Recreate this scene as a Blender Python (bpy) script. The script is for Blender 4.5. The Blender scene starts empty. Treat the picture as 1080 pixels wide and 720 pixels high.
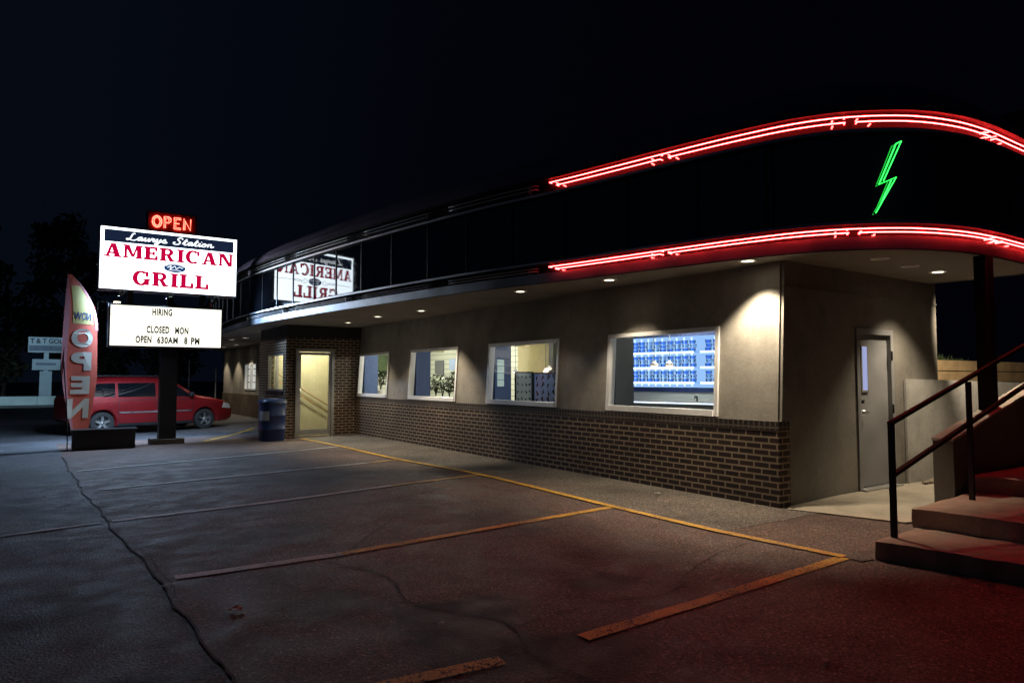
import bpy, bmesh, math, random
from mathutils import Vector, Matrix
random.seed(7)
R = math.radians
S = bpy.context.scene
COL = S.collection

# ------------------------------------------------------------------ camera, world, exposure
F_PX, CAM_H = 722.0, 1.45
PITCH = math.atan(39 / 722.0)
YAW = math.atan(492 / (722 / math.cos(PITCH)))
cam_data = bpy.data.cameras.new('camera')
cam = bpy.data.objects.new('camera', cam_data)
COL.objects.link(cam)
cam_data.sensor_width = 36.0
cam_data.lens = 36.0 * F_PX / 1080.0
cam_data.clip_end = 3000
cam.location = (0, 0, CAM_H)
cam.rotation_euler = (R(90) + PITCH, 0, -YAW)
S.camera = cam

W = bpy.data.worlds.new('World')
S.world = W
W.use_nodes = True
wn = W.node_tree.nodes
bg = wn['Background']
bg.inputs[0].default_value = (0.10, 0.16, 0.36, 1)
bg.inputs[1].default_value = 1.0
_tc = wn.new('ShaderNodeTexCoord')
_sx = wn.new('ShaderNodeSeparateXYZ')
_rp = wn.new('ShaderNodeValToRGB')
W.node_tree.links.new(_tc.outputs['Generated'], _sx.inputs[0])
W.node_tree.links.new(_sx.outputs['X'], _rp.inputs[0])
_rp.color_ramp.elements[0].position = 0.0
_rp.color_ramp.elements[0].color = (.0017, .0030, .0062, 1)
_rp.color_ramp.elements[1].position = 0.62
_rp.color_ramp.elements[1].color = (.0006, .0007, .0020, 1)
W.node_tree.links.new(_rp.outputs[0], bg.inputs[0])
S.view_settings.view_transform = 'Standard'
S.view_settings.look = 'None'
S.view_settings.exposure = 0.0
S.view_settings.gamma = 1.0
S.cycles.max_bounces = 6
S.cycles.sample_clamp_indirect = 4.0
S.cycles.use_denoising = True


# ------------------------------------------------------------------ materials
def principled(name):
    m = bpy.data.materials.new(name)
    m.use_nodes = True
    nt = m.node_tree
    return m, nt, nt.nodes['Principled BSDF']


def ramp(nt, fac, stops):
    r = nt.nodes.new('ShaderNodeValToRGB')
    e = r.color_ramp.elements
    while len(e) < len(stops):
        e.new(0.5)
    for k, (p, c) in enumerate(stops):
        e[k].position = p
        e[k].color = c if len(c) == 4 else (*c, 1)
    nt.links.new(fac, r.inputs[0])
    return r.outputs[0]


def noise(nt, vec, scale, detail=4, rough=0.55, lac=2.0):
    n = nt.nodes.new('ShaderNodeTexNoise')
    n.inputs['Scale'].default_value = scale
    n.inputs['Detail'].default_value = detail
    n.inputs['Roughness'].default_value = rough
    if vec is not None:
        nt.links.new(vec, n.inputs['Vector'])
    return n.outputs['Fac']


def world_pos(nt):
    g = nt.nodes.new('ShaderNodeNewGeometry')
    return g.outputs['Position']


def math_node(nt, op, a, b):
    n = nt.nodes.new('ShaderNodeMath')
    n.operation = op
    for k, v in enumerate((a, b)):
        if isinstance(v, (int, float)):
            n.inputs[k].default_value = v
        else:
            nt.links.new(v, n.inputs[k])
    return n.outputs[0]


def mixc(nt, fac, a, b, mode='MIX'):
    n = nt.nodes.new('ShaderNodeMix')
    n.data_type = 'RGBA'
    n.blend_type = mode
    for sock, v in ((n.inputs[0], fac), (n.inputs[6], a), (n.inputs[7], b)):
        if isinstance(v, (int, float)):
            sock.default_value = v
        elif isinstance(v, tuple):
            sock.default_value = (*v, 1) if len(v) == 3 else v
        else:
            nt.links.new(v, sock)
    return n.outputs[2]


def bump(nt, b, h, strength, dist=0.01):
    n = nt.nodes.new('ShaderNodeBump')
    n.inputs['Strength'].default_value = strength
    n.inputs['Distance'].default_value = dist
    nt.links.new(h, n.inputs['Height'])
    nt.links.new(n.outputs[0], b.inputs['Normal'])


def plain(name, c, rough=0.6, metal=0.0, var=0.25, scale=3.0, fine=60.0, bmp=0.15, spec=0.5, coat=0.0):
    """ordinary worn surface: base colour with broad and fine variation, a little bump"""
    m, nt, b = principled(name)
    p = world_pos(nt)
    n1 = noise(nt, p, scale, 5)
    n2 = noise(nt, p, fine, 3)
    lo = tuple(x * (1 - var) for x in c)
    hi = tuple(min(1, x * (1 + var)) for x in c)
    c1 = ramp(nt, n1, [(0.3, lo), (0.7, hi)])
    c2 = ramp(nt, n2, [(0.3, (1 - var * .6,) * 3), (0.7, (1, 1, 1))])
    nt.links.new(mixc(nt, 1.0, c1, c2, 'MULTIPLY'), b.inputs['Base Color'])
    rr = ramp(nt, n1, [(0.3, (max(0.02, rough - .08),) * 3), (0.7, (min(1, rough + .08),) * 3)])
    nt.links.new(rr, b.inputs['Roughness'])
    b.inputs['Metallic'].default_value = metal
    b.inputs['Specular IOR Level'].default_value = spec
    b.inputs['Coat Weight'].default_value = coat
    b.inputs['Coat Roughness'].default_value = 0.06
    if bmp:
        bump(nt, b, n2, bmp, 0.004)
    return m


def glow(name, c, s):
    m = bpy.data.materials.new(name)
    m.use_nodes = True
    nt = m.node_tree
    nt.nodes.remove(nt.nodes['Principled BSDF'])
    e = nt.nodes.new('ShaderNodeEmission')
    e.inputs[0].default_value = (*c, 1)
    e.inputs[1].default_value = s
    nt.links.new(e.outputs[0], nt.nodes['Material Output'].inputs[0])
    return m


def asphalt(name, base, tint, stains=(), seed=0.0):
    m, nt, b = principled(name)
    p = world_pos(nt)
    big = noise(nt, p, 0.45 + seed, 6, 0.62)
    mid = noise(nt, p, 3.1, 5, 0.6)
    v = nt.nodes.new('ShaderNodeTexVoronoi')
    v.inputs['Scale'].default_value = 75
    nt.links.new(p, v.inputs['Vector'])
    fine = noise(nt, p, 240, 2, 0.7)
    c1 = ramp(nt, big, [(0.34, tuple(x * .55 for x in base)), (0.5, base), (0.68, tuple(x * 1.45 for x in base))])
    c2 = ramp(nt, mid, [(0.3, (.68, .68, .70)), (0.7, tint)])
    c = mixc(nt, 1.0, c1, c2, 'MULTIPLY')
    sp = ramp(nt, v.outputs['Color'], [(0.0, (.22, .22, .23)), (0.55, (.85, .85, .85)), (0.82, (1.3, 1.3, 1.3)), (0.95, (2.9, 2.85, 2.8))])
    c = mixc(nt, 1.0, c, sp, 'MULTIPLY')
    gr = noise(nt, p, 62, 3, .75)
    c = mixc(nt, 1.0, c, ramp(nt, gr, [(0.36, (.38, .38, .40)), (0.5, (1, 1, 1)), (0.60, (1.7, 1.68, 1.65))]), 'MULTIPLY')
    for (sx, sy, rad, k) in stains:          # oil stains with a ragged outline
        d = nt.nodes.new('ShaderNodeVectorMath')
        d.operation = 'DISTANCE'
        nt.links.new(p, d.inputs[0])
        d.inputs[1].default_value = (sx, sy, 0)
        dd = math_node(nt, 'ADD', d.outputs['Value'], math_node(nt, 'MULTIPLY', math_node(nt, 'SUBTRACT', noise(nt, p, 1.7, 6, .65), 0.5), rad * 2.6))
        f = ramp(nt, math_node(nt, 'DIVIDE', dd, rad), [(0.55, (1, 1, 1)), (1.0, (0, 0, 0))])
        c = mixc(nt, math_node(nt, 'MULTIPLY', f, k), c, (.006, .006, .007))
    nt.links.new(c, b.inputs['Base Color'])
    rr = ramp(nt, mid, [(0.3, (.62,) * 3), (0.7, (.88,) * 3)])
    nt.links.new(rr, b.inputs['Roughness'])
    h = math_node(nt, 'ADD', v.outputs['Distance'], math_node(nt, 'MULTIPLY', fine, .4))
    bump(nt, b, h, .45, 0.012)
    return m


def paint(name, c, wear):
    """worn road paint: chips show the asphalt below"""
    m, nt, b = principled(name)
    p = world_pos(nt)
    n1 = noise(nt, p, 38, 5, .7)
    n2 = noise(nt, p, 2.2, 4, .6)
    n3 = noise(nt, p, 160, 2, .7)
    c1 = ramp(nt, n2, [(0.3, tuple(x * .6 for x in c)), (0.7, c)])
    c1 = mixc(nt, 1.0, c1, ramp(nt, n3, [(0.3, (.5, .5, .5)), (0.6, (1, 1, 1))]), 'MULTIPLY')
    nt.links.new(c1, b.inputs['Base Color'])
    b.inputs['Roughness'].default_value = .7
    v = nt.nodes.new('ShaderNodeTexVoronoi')
    v.inputs['Scale'].default_value = 95
    nt.links.new(p, v.inputs['Vector'])
    a = math_node(nt, 'ADD', math_node(nt, 'ADD', n1, math_node(nt, 'MULTIPLY', n2, .45)), math_node(nt, 'MULTIPLY', math_node(nt, 'SUBTRACT', .35, v.outputs['Distance']), .55))
    al = ramp(nt, a, [(wear, (0, 0, 0)), (wear + .07, (1, 1, 1))])
    tr = nt.nodes.new('ShaderNodeBsdfTransparent')
    mx = nt.nodes.new('ShaderNodeMixShader')
    nt.links.new(al, mx.inputs[0])
    nt.links.new(tr.outputs[0], mx.inputs[1])
    nt.links.new(b.outputs[0], mx.inputs[2])
    nt.links.new(mx.outputs[0], nt.nodes['Material Output'].inputs[0])
    bump(nt, b, n3, .5, .004)
    return m


def brick(name, c1, c2, mortar, w=.205, h=.0716, msize=.011, offset=.5):
    m, nt, b = principled(name)
    tc = nt.nodes.new('ShaderNodeTexCoord')
    t = nt.nodes.new('ShaderNodeTexBrick')
    nt.links.new(tc.outputs['UV'], t.inputs['Vector'])
    t.inputs['Scale'].default_value = 1.0
    t.inputs['Brick Width'].default_value = w
    t.inputs['Row Height'].default_value = h
    t.inputs['Mortar Size'].default_value = msize
    t.inputs['Mortar Smooth'].default_value = .25
    t.inputs['Bias'].default_value = -.1
    t.offset = offset
    t.inputs['Color1'].default_value = (*c1, 1)
    t.inputs['Color2'].default_value = (*c2, 1)
    t.inputs['Mortar'].default_value = (*mortar, 1)
    p = world_pos(nt)
    n1 = noise(nt, p, 1.3, 5, .6)
    n2 = noise(nt, p, 70, 4, .65)
    c = mixc(nt, 1.0, t.outputs['Color'], ramp(nt, n1, [(0.3, (.62, .6, .58)), (0.7, (1.1, 1.08, 1.05))]), 'MULTIPLY')
    c = mixc(nt, 1.0, c, ramp(nt, n2, [(0.3, (.6, .6, .6)), (0.7, (1.15, 1.15, 1.15))]), 'MULTIPLY')
    nt.links.new(c, b.inputs['Base Color'])
    b.inputs['Roughness'].default_value = .72
    hh = math_node(nt, 'ADD', math_node(nt, 'MULTIPLY', t.outputs['Fac'], -1.0), math_node(nt, 'MULTIPLY', n2, .25))
    bump(nt, b, hh, .8, .008)
    return m


def stucco(name, c):
    m, nt, b = principled(name)
    p = world_pos(nt)
    n1 = noise(nt, p, .9, 6, .6)
    n2 = noise(nt, p, 28, 5, .65)
    st = nt.nodes.new('ShaderNodeMapping')
    st.inputs['Scale'].default_value = (2.6, 2.6, .28)
    nt.links.new(p, st.inputs['Vector'])
    n3 = noise(nt, st.outputs[0], 1.6, 5, .6)           # run-down streaks
    n4 = noise(nt, p, 2.4, 7, .68)                      # patchy repairs and grime
    col = ramp(nt, n1, [(0.32, tuple(x * .72 for x in c)), (0.66, tuple(x * 1.12 for x in c))])
    col = mixc(nt, 1.0, col, ramp(nt, n3, [(0.30, (.90, .89, .88)), (0.62, (1, 1, 1))]), 'MULTIPLY')
    col = mixc(nt, 1.0, col, ramp(nt, n2, [(0.3, (.86, .86, .86)), (0.7, (1.05, 1.05, 1.05))]), 'MULTIPLY')
    col = mixc(nt, 1.0, col, ramp(nt, n4, [(0.34, (.80, .80, .79)), (0.50, (1, 1, 1)), (0.70, (1.05, 1.05, 1.03))]), 'MULTIPLY')
    nt.links.new(col, b.inputs['Base Color'])
    b.inputs['Roughness'].default_value = .86
    bump(nt, b, n2, .35, .006)
    return m


def pane_mat(name, tint=(.93, .96, .97), ior=1.45):
    m = bpy.data.materials.new(name)
    m.use_nodes = True
    nt = m.node_tree
    nt.nodes.remove(nt.nodes['Principled BSDF'])
    tr = nt.nodes.new('ShaderNodeBsdfTransparent')
    tr.inputs[0].default_value = (*tint, 1)
    gl = nt.nodes.new('ShaderNodeBsdfGlossy')
    gl.inputs['Roughness'].default_value = .02
    fr = nt.nodes.new('ShaderNodeFresnel')
    fr.inputs[0].default_value = ior
    mx = nt.nodes.new('ShaderNodeMixShader')
    nt.links.new(fr.outputs[0], mx.inputs[0])
    nt.links.new(tr.outputs[0], mx.inputs[1])
    nt.links.new(gl.outputs[0], mx.inputs[2])
    nt.links.new(mx.outputs[0], nt.nodes['Material Output'].inputs[0])
    return m


def black_glass(name, c, ior, rough=.02):
    m, nt, b = principled(name)
    b.inputs['Base Color'].default_value = (*c, 1)
    p = world_pos(nt)
    n = noise(nt, p, 9, 4, .6)
    nt.links.new(ramp(nt, n, [(0.35, (rough,) * 3), (0.75, (rough + .05,) * 3)]), b.inputs['Roughness'])
    b.inputs['IOR'].default_value = ior
    bump(nt, b, noise(nt, p, 2.2, 2), .018, .02)
    return m


def slab_grid(name, c, line, w, h, offset=0.0, msize=.012, rough=.7):
    m, nt, b = principled(name)
    tc = nt.nodes.new('ShaderNodeTexCoord')
    t = nt.nodes.new('ShaderNodeTexBrick')
    nt.links.new(tc.outputs['UV'], t.inputs['Vector'])
    t.inputs['Scale'].default_value = 1
    t.inputs['Brick Width'].default_value = w
    t.inputs['Row Height'].default_value = h
    t.inputs['Mortar Size'].default_value = msize
    t.offset = offset
    t.inputs['Color1'].default_value = (*c, 1)
    t.inputs['Color2'].default_value = (*[x * .92 for x in c], 1)
    t.inputs['Mortar'].default_value = (*line, 1)
    nt.links.new(t.outputs['Color'], b.inputs['Base Color'])
    b.inputs['Roughness'].default_value = rough
    return m


def car_paint(name, c):
    m, nt, b = principled(name)
    p = world_pos(nt)
    n1 = noise(nt, p, 2.5, 5, .6)
    n2 = noise(nt, p, 400, 2, .6)
    col = ramp(nt, n1, [(0.3, tuple(x * .75 for x in c)), (0.7, c)])
    col = mixc(nt, 1.0, col, ramp(nt, n2, [(0.3, (.8, .8, .8)), (0.7, (1.2, 1.2, 1.2))]), 'MULTIPLY')
    nt.links.new(col, b.inputs['Base Color'])
    b.inputs['Metallic'].default_value = .35
    b.inputs['Roughness'].default_value = .38
    b.inputs['Coat Weight'].default_value = .8
    nt.links.new(ramp(nt, n1, [(0.3, (.05,) * 3), (0.7, (.16,) * 3)]), b.inputs['Coat Roughness'])
    return m


M = {}
M['old_asphalt'] = asphalt('old_asphalt', (.112, .114, .122), (1, 1, 1), [(-.3, 3.3, .9, .8), (.2, 3.6, .5, .7), (.1, 5.4, .5, .5), (-1.5, 5, .8, .5)])
M['lot_asphalt'] = asphalt('lot_asphalt', (.135, .090, .075), (1, .95, .92), [(2.05, 3.62, .55, .95), (2.02, 3.1, .5, .95), (2.3, 2.9, .5, .9), (3.3, 3.75, .3, .7), (1.6, 4.3, .4, .6), (3.3, 9.6, .7, .5), (1.9, 6.6, .45, .5)], .13)  # redder asphalt tone, pushed further in place of warm light on the lot
M['walk_asphalt'] = asphalt('walk_asphalt', (.15, .135, .118), (1, .98, .95), [(6.1, 9.3, .35, .5), (6.2, 6.6, .25, .4)], .3)
M['crack'] = plain('crack', (.016, .015, .015), .9, var=.4)
M['patch'] = asphalt('patch', (.10, .085, .078), (1, .97, .95))
M['yellow'] = paint('yellow', (.92, .53, .05), .48)
M['faded_yellow'] = paint('faded_yellow', (.70, .42, .12), .46)
M['white_paint'] = paint('white_paint', (.72, .70, .67), .43)
M['brick'] = brick('brick', (.050, .022, .015), (.017, .010, .008), (.42, .33, .23))
M['soldier'] = brick('soldier', (.035, .022, .018), (.018, .013, .012), (.16, .13, .10), .0716, .30, .010, 0.0)
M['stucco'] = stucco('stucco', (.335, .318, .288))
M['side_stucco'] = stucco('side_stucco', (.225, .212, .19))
M['dark_trim'] = plain('dark_trim', (.02, .018, .017), .6)
M['soffit'] = plain('soffit', (.26, .24, .21), .8, var=.2, scale=1.2)
M['steel'] = plain('steel', (.52, .55, .60), .4, 1.0, var=.2, scale=2.0, bmp=.1)
M['chrome'] = plain('chrome', (.70, .73, .78), .4, 1.0, var=.12, scale=1.5, bmp=.04)
M['mullion'] = plain('mullion', (.05, .052, .06), .4, .8, var=.2)
M['channel'] = plain('channel', (.006, .0055, .0055), .6, .0, spec=.12, var=.2, scale=2)
M['roof'] = plain('roof', (.19, .165, .25), .55, var=.22, scale=1.4, fine=40)
M['mirror'] = black_glass('mirror', (.003, .0035, .005), 2.5)
M['pane'] = pane_mat('pane')
M['frame_white'] = plain('frame_white', (.86, .87, .89), .45, .1, var=.1, bmp=.03)
M['frame_alu'] = plain('frame_alu', (.40, .40, .39), .42, .5, var=.12, bmp=.03)
M['door_grey'] = plain('door_grey', (.23, .235, .245), .5, var=.15, bmp=.06)
M['black_metal'] = plain('black_metal', (.012, .012, .013), .5, .3)
M['column_paint'] = plain('column_paint', (.016, .015, .015), .85, 0, spec=.15)
M['rail'] = plain('rail', (.030, .018, .016), .72, 0, spec=.2)
M['concrete'] = stucco('concrete', (.40, .355, .29))
M['step_concrete'] = stucco('step_concrete', (.44, .33, .26))
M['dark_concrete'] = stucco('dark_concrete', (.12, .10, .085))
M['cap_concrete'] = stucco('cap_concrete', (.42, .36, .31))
M['grey_wall'] = stucco('grey_wall', (.46, .455, .44))
M['timber'] = plain('timber', (.50, .36, .20), .7, var=.35, scale=2.2, fine=25)
M['leaf'] = plain('leaf', (.045, .075, .028), .6, var=.4)
M['tree_leaf'] = plain('tree_leaf', (.04, .055, .03), .7, var=.4)
M['bark'] = plain('bark', (.06, .045, .035), .85, var=.35)
M['bin_blue'] = plain('bin_blue', (.010, .030, .12), .42, var=.2, bmp=.05)
M['bin_lid'] = plain('bin_lid', (.02, .04, .10), .35, var=.2, bmp=.05)
M['label_white'] = plain('label_white', (.40, .45, .52), .6, var=.1)
M['red_paint'] = car_paint('red_paint', (.30, .010, .013))
M['auto_glass'] = black_glass('auto_glass', (.006, .007, .009), 1.9)
M['tyre'] = plain('tyre', (.022, .021, .02), .8)
M['alloy'] = plain('alloy', (.62, .62, .6), .3, .9, var=.12)
M['plastic_black'] = plain('plastic_black', (.015, .015, .016), .55)
M['lamp_lens'] = plain('lamp_lens', (.7, .66, .58), .12, 0, var=.08, coat=1)
M['tail_red'] = plain('tail_red', (.3, .01, .012), .15, coat=1)
M['flag_red'] = plain('flag_red', (.66, .12, .075), .8, var=.12, bmp=.05)
M['flag_yellow'] = plain('flag_yellow', (.55, .50, .17), .8, var=.1)
M['flag_white'] = plain('flag_white', (.62, .60, .52), .8, var=.08)
M['flag_edge'] = plain('flag_edge', (.55, .22, .26), .8, var=.1)
M['flag_navy'] = plain('flag_navy', (.03, .05, .16), .8, var=.1)
M['far_panel'] = plain('far_panel', (.42, .50, .58), .7, var=.12, scale=1.2)
M['far_text'] = plain('far_text', (.02, .03, .05), .7)
M['far_line'] = plain('far_line', (.16, .20, .27), .7)
M['far_white'] = plain('far_white', (.62, .72, .74), .7, var=.2, scale=.9)
# light givers
M['sign_white'] = glow('sign_white', (.80, .91, 1.0), 4.5)
M['sign_red'] = glow('sign_red', (.56, .002, .05), 1.0)
M['sign_navy'] = glow('sign_navy', (.010, .018, .045), 1.0)
M['sign_script'] = glow('sign_script', (.85, .93, 1.0), 1.6)
M['sign_blue'] = glow('sign_blue', (.008, .05, .17), 1.0)
M['sign_flourish'] = glow('sign_flourish', (.30, .36, .33), 1.0)
M['board_white'] = glow('board_white', (1, .98, .83), 1.6)
M['board_line'] = glow('board_line', (.62, .60, .44), 1.0)
M['board_black'] = glow('board_black', (.012, .012, .012), 1.0)
M['neon_red'] = glow('neon_red', (1.0, .024, .024), 58)
M['neon_hot'] = glow('neon_hot', (1.0, .05, .045), 16)
M['neon_green'] = glow('neon_green', (.03, 1.0, .09), 4)
M['neon_off'] = plain('neon_off', (.62, .62, .66), .15, var=.1, coat=1)
M['open_tube'] = glow('open_tube', (1.0, .16, .10), 5.5)
M['open_back'] = plain('open_back', (.34, .012, .012), .5)
M['lamp_warm'] = glow('lamp_warm', (1.0, .86, .60), 9)
M['lamp_off'] = plain('lamp_off', (.5, .48, .44), .5)
M['led_blue'] = glow('led_blue', (.62, .80, 1.0), 3.2)
M['shelf_panel'] = glow('shelf_panel', (.34, .58, 1.0), 1.05)
M['led_column'] = glow('led_column', (.62, .80, 1.0), 1.5)
M['pendant_glow'] = glow('pendant_glow', (1.0, .80, .55), 4.0)
M['reflection_glow'] = glow('reflection_glow', (.62, .80, .72), .55)  # glow standing in for a window reflection
# indoors
M['in_cream'] = plain('in_cream', (.52, .50, .36), .8, var=.08)
M['in_yellow'] = plain('in_yellow', (.48, .42, .20), .8, var=.08)
M['in_grey'] = plain('in_grey', (.26, .24, .24), .8, var=.1)
M['in_blue'] = plain('in_blue', (.10, .16, .36), .7, var=.1)
M['in_slate'] = plain('in_slate', (.16, .17, .18), .8, var=.1)
M['in_white'] = plain('in_white', (.7, .72, .68), .7, var=.05)
M['in_slats'] = slab_grid('in_slats', (.66, .70, .60), (.34, .38, .32), 30, .16, 0, .012)
M['in_floor'] = plain('in_floor', (.12, .09, .07), .5)
M['counter'] = plain('counter', (.5, .5, .53), .3, var=.1)
M['glass_blue'] = pane_mat('glass_blue', (.62, .75, .96), 1.12)
M['glass_pale'] = pane_mat('glass_pale', (.84, .90, .96), 1.14)
M['shelf_glass'] = pane_mat('shelf_glass', (.80, .90, 1.0), 1.5)
M['etched'] = plain('etched', (.72, .76, .62), .5, var=.1)
M['etched_blue'] = plain('etched_blue', (.45, .58, .85), .5, var=.1)
M['vinyl_red'] = plain('vinyl_red', (.14, .03, .03), .45)
M['pot_white'] = plain('pot_white', (.6, .6, .58), .5)
M['stone'] = plain('stone', (.26, .22, .18), .8, var=.35)
M['litter'] = plain('litter', (.40, .36, .30), .7)
M['dry_leaf'] = plain('dry_leaf', (.22, .12, .06), .8)


# ------------------------------------------------------------------ mesh helpers
class MB:
    """collects faces; build() links them as one mesh object (coordinates are the world's unless local)"""

    def __init__(s):
        s.v, s.f, s.uv, s.mi, s.sm = [], [], [], [], []

    def face(s, pts, uv=None, mi=0, smooth=False):
        n = len(s.v)
        s.v += [tuple(p) for p in pts]
        s.f.append(list(range(n, n + len(pts))))
        s.uv.append(uv)
        s.mi.append(mi)
        s.sm.append(smooth)

    def grid(s, rows, mi=0, smooth=True, close=False, flip=False):
        """shared-vertex grid of points; close joins last column to first"""
        n = len(s.v)
        c = len(rows[0])
        for r in rows:
            s.v += [tuple(p) for p in r]
        for i in range(len(rows) - 1):
            for j in range(c if close else c - 1):
                a, b = n + i * c + j, n + i * c + (j + 1) % c
                d, e = a + c, b + c
                q = [a, b, e, d]
                s.f.append(q[::-1] if flip else q)
                s.uv.append(None)
                s.mi.append(mi)
                s.sm.append(smooth)
        return s

    def box(s, x0, x1, y0, y1, z0, z1, tf=None, mi=0):
        P = [(x, y, z) for x in (x0, x1) for y in (y0, y1) for z in (z0, z1)]
        if tf:
            P = [tf(p) for p in P]
        for q, ax in (((0, 1, 3, 2), 'x'), ((4, 6, 7, 5), 'x'), ((0, 4, 5, 1), 'y'), ((2, 3, 7, 6), 'y'), ((0, 2, 6, 4), 'z'), ((1, 5, 7, 3), 'z')):
            pts = [P[k] for k in q]
            if ax == 'x':
                uv = [(p[1], p[2]) for p in pts]
            elif ax == 'y':
                uv = [(p[0], p[2]) for p in pts]
            else:
                uv = [(p[0], p[1]) for p in pts]
            s.face(pts, uv, mi)
        return s

    def prism(s, poly, z0, z1, tf=None, mi=0):
        """poly in (x, y), extruded z0..z1 (numbers or functions of x, y)"""
        g0 = z0 if callable(z0) else (lambda x, y: z0)
        g1 = z1 if callable(z1) else (lambda x, y: z1)
        t = tf or (lambda p: p)
        bot = [t((x, y, g0(x, y))) for x, y in poly]
        top = [t((x, y, g1(x, y))) for x, y in poly]
        s.face(top, [(x, y) for x, y in poly], mi)
        s.face(bot[::-1], [(x, y) for x, y in poly][::-1], mi)
        L = 0
        for k in range(len(poly)):
            j = (k + 1) % len(poly)
            d = math.dist(poly[k], poly[j])
            s.face([bot[k], bot[j], top[j], top[k]], [(L, bot[k][2]), (L + d, bot[j][2]), (L + d, top[j][2]), (L, top[k][2])], mi)
            L += d
        return s

    def tube(s, pts, r, n=6, mi=0, caps=True):
        pts = [Vector(p) for p in pts]
        rows = []
        up = Vector((0, 0, 1))
        for k, p in enumerate(pts):
            a = pts[max(0, k - 1)]
            b = pts[min(len(pts) - 1, k + 1)]
            t = (b - a).normalized()
            u = t.cross(up)
            if u.length < 1e-3:
                u = t.cross(Vector((1, 0, 0)))
            u.normalize()
            w = u.cross(t)
            rr = r[k] if isinstance(r, (list, tuple)) else r
            rows.append([p + (u * math.cos(2 * math.pi * j / n) + w * math.sin(2 * math.pi * j / n)) * rr for j in range(n)])
        s.grid(rows, mi, True, True)
        if caps:
            s.face(rows[0], None, mi)
            s.face(rows[-1][::-1], None, mi)
        return s

    def lathe(s, c, prof, n=16, mi=0, axis='z'):
        rows = []
        for r, z in prof:
            row = []
            for j in range(n):
                a = 2 * math.pi * j / n
                if axis == 'z':
                    row.append((c[0] + r * math.cos(a), c[1] + r * math.sin(a), c[2] + z))
                else:
                    row.append((c[0] + r * math.cos(a), c[1] + z, c[2] + r * math.sin(a)))
            rows.append(row)
        return s.grid(rows, mi, True, True)

    def build(s, name, mats, parent=None, kind=None, local=False, weld=False, sharp=None):
        me = bpy.data.meshes.new(name)
        off = Vector((0, 0, 0))
        if parent is not None and not local:
            p = parent
            while p is not None:
                off += p.location
                p = p.parent
        me.from_pydata([tuple(Vector(v) - off) for v in s.v], [], s.f)
        if not isinstance(mats, (list, tuple)):
            mats = [mats]
        for m in mats:
            me.materials.append(m)
        uvl = me.uv_layers.new(name='UVMap')
        for p, uv, mi, sm in zip(me.polygons, s.uv, s.mi, s.sm):
            p.material_index = mi
            p.use_smooth = sm
            if uv:
                for li, t in zip(p.loop_indices, uv):
                    uvl.data[li].uv = t
        if weld:
            bm = bmesh.new()
            bm.from_mesh(me)
            bmesh.ops.remove_doubles(bm, verts=bm.verts, dist=1e-4)
            bmesh.ops.recalc_face_normals(bm, faces=bm.faces)
            bm.to_mesh(me)
            bm.free()
        me.validate()
        me.update()
        o = bpy.data.objects.new(name, me)
        COL.objects.link(o)
        if parent is not None:
            o.parent = parent
        if kind:
            o['kind'] = kind
        return o


def bevel(o, w=.008, seg=2):
    m = o.modifiers.new('bevel', 'BEVEL')
    m.width = w
    m.segments = seg
    m.limit_method = 'ANGLE'
    m.angle_limit = R(35)
    return o


def weather(o, cuts=6, amp=.006, seed=1):
    """worn, slightly uneven edges and faces"""
    from mathutils import noise as mn
    bm = bmesh.new()
    bm.from_mesh(o.data)
    bmesh.ops.remove_doubles(bm, verts=bm.verts, dist=1e-5)
    for _ in range(cuts):
        long_ = [e for e in bm.edges if e.calc_length() > .14]
        if not long_:
            break
        bmesh.ops.subdivide_edges(bm, edges=long_, cuts=1)
        bmesh.ops.triangulate(bm, faces=[f for f in bm.faces if len(f.verts) > 4])
    for v in bm.verts:
        p = v.co * 7 + Vector((seed, 0, 0))
        v.co += Vector((mn.noise(p), mn.noise(p + Vector((9, 0, 0))), mn.noise(p + Vector((0, 9, 0))))) * amp
    bm.to_mesh(o.data)
    bm.free()
    return o


def thing(name, loc, label, cat, group=None, rz=0):
    o = bpy.data.objects.new(name, None)
    COL.objects.link(o)
    o.location = loc
    o.rotation_euler = (0, 0, rz)
    o.empty_display_size = .1
    tag(o, label, cat, group)
    return o


def tag(o, label, cat, group=None):
    o['label'] = label
    o['category'] = cat
    if group:
        o['group'] = group
    return o


def base_at(o, p):
    """moves a single-mesh thing's origin to its base"""
    v = Vector(p)
    o.data.transform(Matrix.Translation(-v))
    o.location = v
    return o


def gz(x, y):
    """the ground falls gently away towards the far left"""
    w = min(1.0, max(.35, 1 - (x - 3) / 6.0))
    t = max(0.0, y - 13.5)
    return -min(.30, .024 * t * t / (t + 1.2)) * w if t > 0 else 0.0


def sheet(name, poly_rows, mat, dz, kind='structure'):
    """flush ground sheet from rows of (x, y) points, draped on gz"""
    b = MB()
    rows = [[(x, y, gz(x, y) + dz) for x, y in r] for r in poly_rows]
    b.grid(rows, 0, True)
    o = b.build(name, mat, None, kind)
    me = o.data
    for p in me.polygons:
        if p.normal.z < 0:
            p.flip()
    return o


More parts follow.
